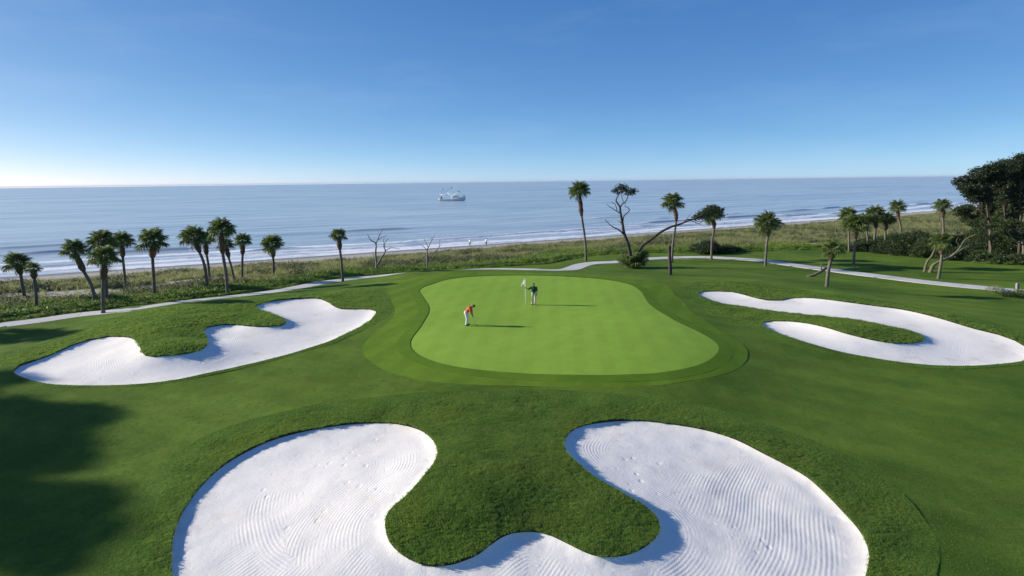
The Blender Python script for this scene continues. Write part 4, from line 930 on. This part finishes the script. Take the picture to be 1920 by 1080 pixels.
# ------------------------------------------------------------------ people
M['skin'] = mat('skin', (.40, .22, .14), .55); M['hair'] = mat('dark_hair', (.015, .011, .009), .6); M['black'] = mat('black_leather', (.012, .012, .013), .4)
M['brown_skin'] = mat('tanned_skin', (.26, .14, .09), .55)
def solid(name, parts, m, parent, vox, smooth_it=3):
    """one continuous surface grown from overlapping tapered limbs"""
    mb = MB()
    for p in parts:
        if p[0] == 'b': mb.ball(p[1], p[2], 14, 10)
        else:
            P, rad = p[1], p[2]; n = len(P); Q = []; RA = []
            for i in range(n - 1):
                a, b = Vector(P[i]), Vector(P[i + 1]); ln = (b - a).length; st = max(2, int(ln / (min(rad[i], rad[i + 1]) * .5)))
                for k in range(st + (i == n - 2)): t = k / st; Q.append(a.lerp(b, t)); RA.append(rad[i] + (rad[i + 1] - rad[i]) * t)
            for q, ra in zip(Q, RA): mb.ball(q, ra, 10, 7)
    o = mb.build(name, m, parent); rm = o.modifiers.new('remesh', 'REMESH'); rm.mode = 'VOXEL'; rm.voxel_size = vox; rm.use_smooth_shade = True
    if smooth_it: s2 = o.modifiers.new('smooth', 'SMOOTH'); s2.iterations = smooth_it; s2.factor = .5
    return o
def hand(w_, dirv, up, side, curl=.5):
    """palm, four fingers and a thumb from the wrist"""
    w_ = Vector(w_); d = Vector(dirv).normalized(); u = (Vector(up) - d * Vector(up).dot(d)).normalized(); a = d.cross(u); out = [('t', [w_, w_ + d * .05, w_ + d * .085], [.026, .032, .032])]
    for i, ln in enumerate((.066, .074, .069, .054)):
        b = w_ + d * .085 + a * (.030 - .020 * i); m1 = b + (d * math.cos(curl) - u * math.sin(curl)) * ln * .55; m2 = m1 + (d * math.cos(curl * 2.2) - u * math.sin(curl * 2.2)) * ln * .5
        out.append(('t', [b, m1, m2], [.0105, .0095, .0085]))
    b = w_ + d * .03 + a * .030 * side; out.append(('t', [b, b + (d * .7 + a * .6 * side - u * .3) * .04, b + (d * 1.2 + a * .7 * side - u * .7) * .055], [.013, .011, .010])); return out
def person(loc, rz, J, label, shirt, trousers, shorts=False, hat=None, skin='skin', shoe='black', vox=.009, bare_arm=True):
    e = link('person', None, None, loc); e.rotation_euler = (0, 0, rz); tag(e, label, 'person')
    pel, ch, nk, hd = [Vector(J[k]) for k in ('pelvis', 'chest', 'neck', 'head')]; look = Vector(J['look']).normalized(); lat = Vector((0, 1, 0)); crown = Vector(J.get('crown', (0, 0, 1))).normalized()
    B = [('t', [pel, (pel + ch) / 2, ch], [.125, .115, .14]), ('t', [ch, nk, hd - crown * .04], [.12, .055, .055]), ('b', hd + crown * .035, (.082, .075, .098)), ('t', [hd - crown * .01, hd - crown * .075 + look * .03], [.07, .045]),
         ('t', [hd + look * .075, hd + look * .10 - crown * .025], [.012, .016]), ('b', hd + lat * .078, (.022, .012, .032)), ('b', hd - lat * .078, (.022, .012, .032)), ('t', [hd + look * .072 - crown * .058 + lat * .018, hd + look * .072 - crown * .058 - lat * .018], [.011, .011])]
    SH = [('t', [pel + (ch - pel) * .12, (pel + ch) / 2, ch], [.155, .150, .158]), ('t', [ch - lat * .10, ch + lat * .10], [.14, .14]), ('t', [(pel + ch) / 2 - lat * .06, (pel + ch) / 2 + lat * .06], [.13, .13]), ('t', [ch, nk + (nk - ch) * .05], [.12, .068])]
    TR = [('t', [pel - lat * .07, pel + lat * .07], [.135, .135]), ('b', pel + (ch - pel) * .15, (.14, .17, .10))]
    SHO = []
    for sd in ('L', 'R'):
        sg = 1 if sd == 'L' else -1; s0_, el, wr = [Vector(v) for v in J['arm' + sd]]; hp, kn, an, to = [Vector(v) for v in J['leg' + sd]]
        B += [('t', [ch + lat * .1 * sg, s0_, el, wr], [.09, .062, .044, .028])] + hand(wr, wr - el if 'hand' + sd not in J else J['hand' + sd], (el - wr).cross(lat * sg) if abs((el - wr).normalized().dot(lat)) < .9 else Vector((0, 0, 1)), sg, .6)
        B += [('t', [hp, kn, an], [.088, .058, .038]), ('t', [an, to], [.042, .035])]
        SH += [('t', [ch + lat * .12 * sg, s0_, s0_.lerp(el, .85)], [.11, .088, .072])]
        TR += [('t', [hp, kn if not shorts else hp.lerp(kn, .8)] + ([an + Vector((0, 0, .03))] if not shorts else []), [.118, .085 if not shorts else .105] + ([.078] if not shorts else []))]
        SHO.append([('t', [an + Vector((-.05, 0, -.045)), (an + to) / 2 + Vector((0, 0, -.02)), to], [.044, .045, .036]), ('t', [an, an + Vector((0, 0, -.03))], [.046, .046])])
    solid('body', B, M[skin], e, vox, 1); solid('shirt', SH, shirt, e, .016); solid('shorts' if shorts else 'trousers', TR, trousers, e, .016)
    if shoe:
        for s_ in SHO: solid('shoe', s_, M[shoe], e, .012, 1)
    back = hd + crown * .05 - look * .018
    if hat: solid('cap', [('b', hd + crown * .08, (.092, .088, .07)), ('t', [hd + crown * .075 + look * .06, hd + crown * .06 + look * .14], [.05, .03])], hat, e, .01, 1)
    else: solid('hair', [('b', back + crown * .012, (.086, .082, .092)), ('b', hd - look * .035 + crown * .0, (.062, .075, .085))], M['hair'], e, .01, 1)
    for sg in (-1, 1):
        mb = MB(); mb.ball(hd + look * .073 + lat * .030 * sg + crown * .012, .010, 8, 6); mb.build('eye', M['black'], e)
    return e
M['red_shirt'] = mat('orange_red_shirt', (.62, .12, .055), .85); M['white_trousers'] = mat('white_trousers', (.72, .72, .72), .85)
M['green_shirt'] = mat('dark_green_shirt', (.012, .055, .042), .85); M['khaki'] = mat('beige_trousers', (.62, .55, .45), .85); M['white_top'] = mat('white_top', (.8, .78, .77), .85); M['dark_shorts'] = mat('dark_shorts', (.015, .015, .018), .85)
M['steel'] = mat('club_steel', (.35, .35, .36), .3, .6)
def leg(x, y, hz, kx, fx, ky=None, ay=None, az=.085, tx=.17): return [(x, y, hz), (kx, ky if ky is not None else y * 1.1, hz * .54), (fx, ay if ay is not None else y * 1.25, az), (fx + tx, (ay if ay is not None else y * 1.25) * 1.1, az - .045)]
putt = dict(pelvis=(-.07, 0, .93), chest=(.21, 0, 1.24), neck=(.37, 0, 1.345), head=(.475, 0, 1.375), look=(.35, 0, -.95), crown=(.9, 0, .35),
    armL=[(.27, .185, 1.22), (.33, .19, .95), (.40, .045, .75)], armR=[(.27, -.185, 1.22), (.32, -.19, .93), (.41, -.035, .69)], handL=(.15, -.1, -1), handR=(.15, .1, -1),
    legL=leg(-.05, .10, .90, .03, -.03, .15, .17), legR=leg(-.05, -.10, .90, .03, -.03, -.15, -.17))
pa = base_at(876, 610); ga = person(pa, R(-6), putt, 'golfer in orange-red shirt and white trousers bent over a putt', M['red_shirt'], M['white_trousers'])
pt = link('putter', None, None, pa); pt.rotation_euler = (0, 0, R(-6)); tag(pt, 'slim steel putter in the hands of the bending golfer', 'golf club')
mb = MB(); mb.tube([(.425, 0, .60), (.60, 0, .05)], .010, 8); mb.build('shaft', M['steel'], pt)
mb = MB(); mb.tube([(.385, 0, .76), (.425, 0, .60)], .015, 8); mb.build('grip', M['black'], pt)
mb = MB(); mb.box((.62, .02, .03), (.06, .13, .035)); mb.tube([(.60, 0, .05), (.61, 0, .03)], .012, 6); mb.build('club_head', M['black'], pt)
stand = dict(pelvis=(0, 0, .96), chest=(.01, 0, 1.38), neck=(.01, 0, 1.55), head=(.03, -.01, 1.665), look=(.85, -.35, -.25),
    armL=[(.01, .205, 1.44), (-.02, .27, 1.15), (.05, .25, .90)], armR=[(.01, -.205, 1.44), (.10, -.42, 1.30), (.13, -.62, 1.40)], handR=(.05, -1, .1),
    legL=leg(0, .10, .92, .06, .02, .12, .13), legR=leg(0, -.10, .92, .0, -.04, -.12, -.14))
pb = base_at(1001, 571.5); person(pb, R(-100), stand, 'golfer in dark green shirt and beige trousers tending the flagstick', M['green_shirt'], M['khaki'])
fs.location = (pb.x - .66, pb.y + .05, ground(pb.x - .66, pb.y)) ; fs.rotation_euler = (0, R(1), R(-42))
walk = dict(pelvis=(0, 0, .95), chest=(.03, 0, 1.36), neck=(.04, 0, 1.53), head=(.06, 0, 1.64), look=(1, 0, -.1), armL=[(.02, .20, 1.42), (-.12, .26, 1.17), (-.05, .26, .94)], armR=[(.02, -.20, 1.42), (.10, -.26, 1.16), (.26, -.24, 1.0)],
    legL=leg(0, .10, .92, .16, .24, .10, .10), legR=leg(0, -.10, .92, -.02, -.26, -.10, -.10, .13))
walk2 = dict(walk, legL=leg(0, .10, .92, .08, .08, .10, .10), legR=leg(0, -.10, .92, .04, -.10, -.10, -.10, .10), armR=[(.02, -.20, 1.42), (.16, -.30, 1.2), (.36, -.30, 1.05)])
def beach_pt(px, py):
    p = at_z(px, py, -3.75); return Vector((p[0], p[1], ground(p[0], p[1])))
person(beach_pt(881, 462), R(25), walk, 'beach walker in white shirt and dark shorts, the left one of two', M['white_top'], M['dark_shorts'], True, M['white_top'], 'brown_skin', None, .012)
person(beach_pt(911.5, 461.5), R(32), walk2, 'beach walker in white top and black shorts, the right one of two', M['white_top'], M['dark_shorts'], True, None, 'brown_skin', None, .012)

# ------------------------------------------------------------------ shrimp boat
bp_ = at_z(847, 377, SEA); bt = link('fishing_boat', None, None, (bp_[0], bp_[1], SEA)); bt.rotation_euler = (0, 0, R(-4)); tag(bt, 'pale blue and white shrimp boat with outrigger booms offshore', 'boat')
M['hull'] = mat('hull_paint', (.55, .64, .70), .5); M['boat_white'] = mat('boat_white', (.8, .82, .82), .5); M['hull_dark'] = mat('waterline_paint', (.05, .09, .12), .6); M['rig'] = mat('rigging', (.30, .32, .33), .6); M['boat_glass'] = mat('cabin_glass', (.03, .05, .06), .15, .6); M['net'] = mat('net', (.03, .05, .06), .9)
st = [(-9.6, 2.3, 1.9, -.6), (-8, 2.6, 1.7, -.9), (-4, 2.9, 1.5, -1.2), (0, 3.0, 1.55, -1.3), (4, 2.7, 1.95, -1.2), (7, 1.7, 2.7, -.9), (9.2, .55, 3.5, .2), (10.2, .08, 3.9, 1.4)]
def hull(y0, y1):
    V = []; Fc = []
    for (x, hb, sh, kz) in st:
        for f in (-1, -.92, -.6, 0, .6, .92, 1):
            z = sh if abs(f) == 1 else (kz * .15 + sh * .15 if abs(f) == .92 else (kz * .7 if abs(f) == .6 else kz)); V.append((x, f * hb, z))
    for i in range(len(st) - 1):
        for j in range(6): a = i * 7 + j; Fc.append((a, a + 7, a + 8, a + 1))
    Fc.append(tuple(range(7))); return V, Fc
V, Fc = hull(0, 0); mb = MB(); mb.add(V, Fc); hl = mb.build('hull', M['hull'], bt, True)
mb = MB(); V = []; 
for (x, hb, sh, kz) in st: V += [(x, -hb * .96, sh - .5), (x, hb * .96, sh - .5)]
mb.add(V, [(2 * i, 2 * i + 2, 2 * i + 3, 2 * i + 1) for i in range(len(st) - 1)]); mb.build('deck', M['boat_white'], bt, False)
mb = MB(); mb.box((-9.7, 0, 1.0), (.18, 4.5, 1.9)); mb.build('transom', M['boat_white'], bt, False)
mb = MB()
for sg in (-1, 1): mb.tube([(x, hb * sg * 1.02, sh) for x, hb, sh, kz in st], .12, 6)
mb.build('gunwale', M['boat_white'], bt)
mb = MB(); mb.box((3.0, 0, 2.7), (4.6, 3.4, 2.4)); mb.box((3.0, 0, 3.98), (5.0, 3.8, .18)); cb = mb.build('wheelhouse', M['boat_white'], bt, False)
for x, y, sx, sy in ((5.33, -.9, .06, .8), (5.33, 0, .06, .8), (5.33, .9, .06, .8)): 
    mb = MB(); mb.box((x, y, 3.1), (sx, sy, .8)); mb.build('window', M['boat_glass'], cb, False)
for x in (1.6, 2.9, 4.2):
    for sg in (-1, 1): mb = MB(); mb.box((x, sg * 1.72, 3.1), (.8, .06, .7)); mb.build('window', M['boat_glass'], cb, False)
mb = MB(); mb.tube([(.2, 0, 1.2), (.2, 0, 9.5)], [.16, .09], 8); mb.build('mast', M['boat_white'], bt)
mb = MB(); mb.tube([(-6.5, 0, 1.2), (-6.5, 0, 8.6)], [.12, .07], 8); mb.tube([(-6.5, -1.2, 8.4), (-6.5, 1.2, 8.4)], .06, 6); mb.build('stern_mast', M['boat_white'], bt)
for sg in (-1, 1):
    mb = MB(); mb.tube([(.0, sg * .6, 3.4), (-4.5 if sg > 0 else 6.8, sg * 8.0, 7.0 if sg < 0 else 6.0)], [.16, .10], 8); mb.build('outrigger_boom', M['boat_white'], bt)
    mb = MB(); mb.tube([(-.2, sg * .3, 3.3), (-8.8, sg * 1.6, 4.9)], [.17, .13], 8); mb.build('stern_boom', M['boat_white'], bt)
mb = MB()
for a_, b2 in (((.2, 0, 9.3), (9.8, 0, 3.8)), ((.2, 0, 9.3), (-6.5, 0, 8.4)), ((.2, 0, 9.3), (-9, 1.6, 4.9)), ((.2, 0, 9.3), (-9, -1.6, 4.9)), ((.2, 0, 9.2), (6.8, -8, 7.0)), ((.2, 0, 9.2), (-4.5, 8, 6.0)), ((-6.5, 0, 8.4), (-9.4, 0, 2))): mb.tube([a_, b2], .045, 5)
mb.build('rigging', M['rig'], bt)
for p in ((-6.5, .9, 8.9), (.2, 0, 9.7), (6.8, -8, 7.2)): mb = MB(); mb.ball(p, (.5, .4, .35), 8, 6); mb.build('net_bundle', M['net'], bt)
mb = MB(); mb.box((-7.6, .6, 2.5), (.9, 1.0, 1.6)); mb.build('winch', M['hull_dark'], bt, False)
mb = MB(); mb.tube([(8.6, -.8, 4.2), (10.3, 0, 4.7), (8.6, .8, 4.2)], .05, 6); mb.tube([(8.8, .7, 3.4), (8.8, .7, 4.2)], .05, 5); mb.tube([(8.8, -.7, 3.4), (8.8, -.7, 4.2)], .05, 5); mb.build('bow_rail', M['hull_dark'], bt)

# ------------------------------------------------------------------ sea air
hz = MB(); hz.box((0, 0, 8), (70000, 70000, 32)); m = bpy.data.materials.new('sea_air'); m.use_nodes = True; m.node_tree.nodes.clear()
pv = m.node_tree.nodes.new('ShaderNodeVolumePrincipled'); pv.inputs['Color'].default_value = (.62, .74, .90, 1); pv.inputs['Density'].default_value = .00003
mo = m.node_tree.nodes.new('ShaderNodeOutputMaterial'); m.node_tree.links.new(pv.outputs[0], mo.inputs['Volume'])
tag(hz.build('haze', m, None, False), 'thin bright sea haze', 'haze', kind='stuff')
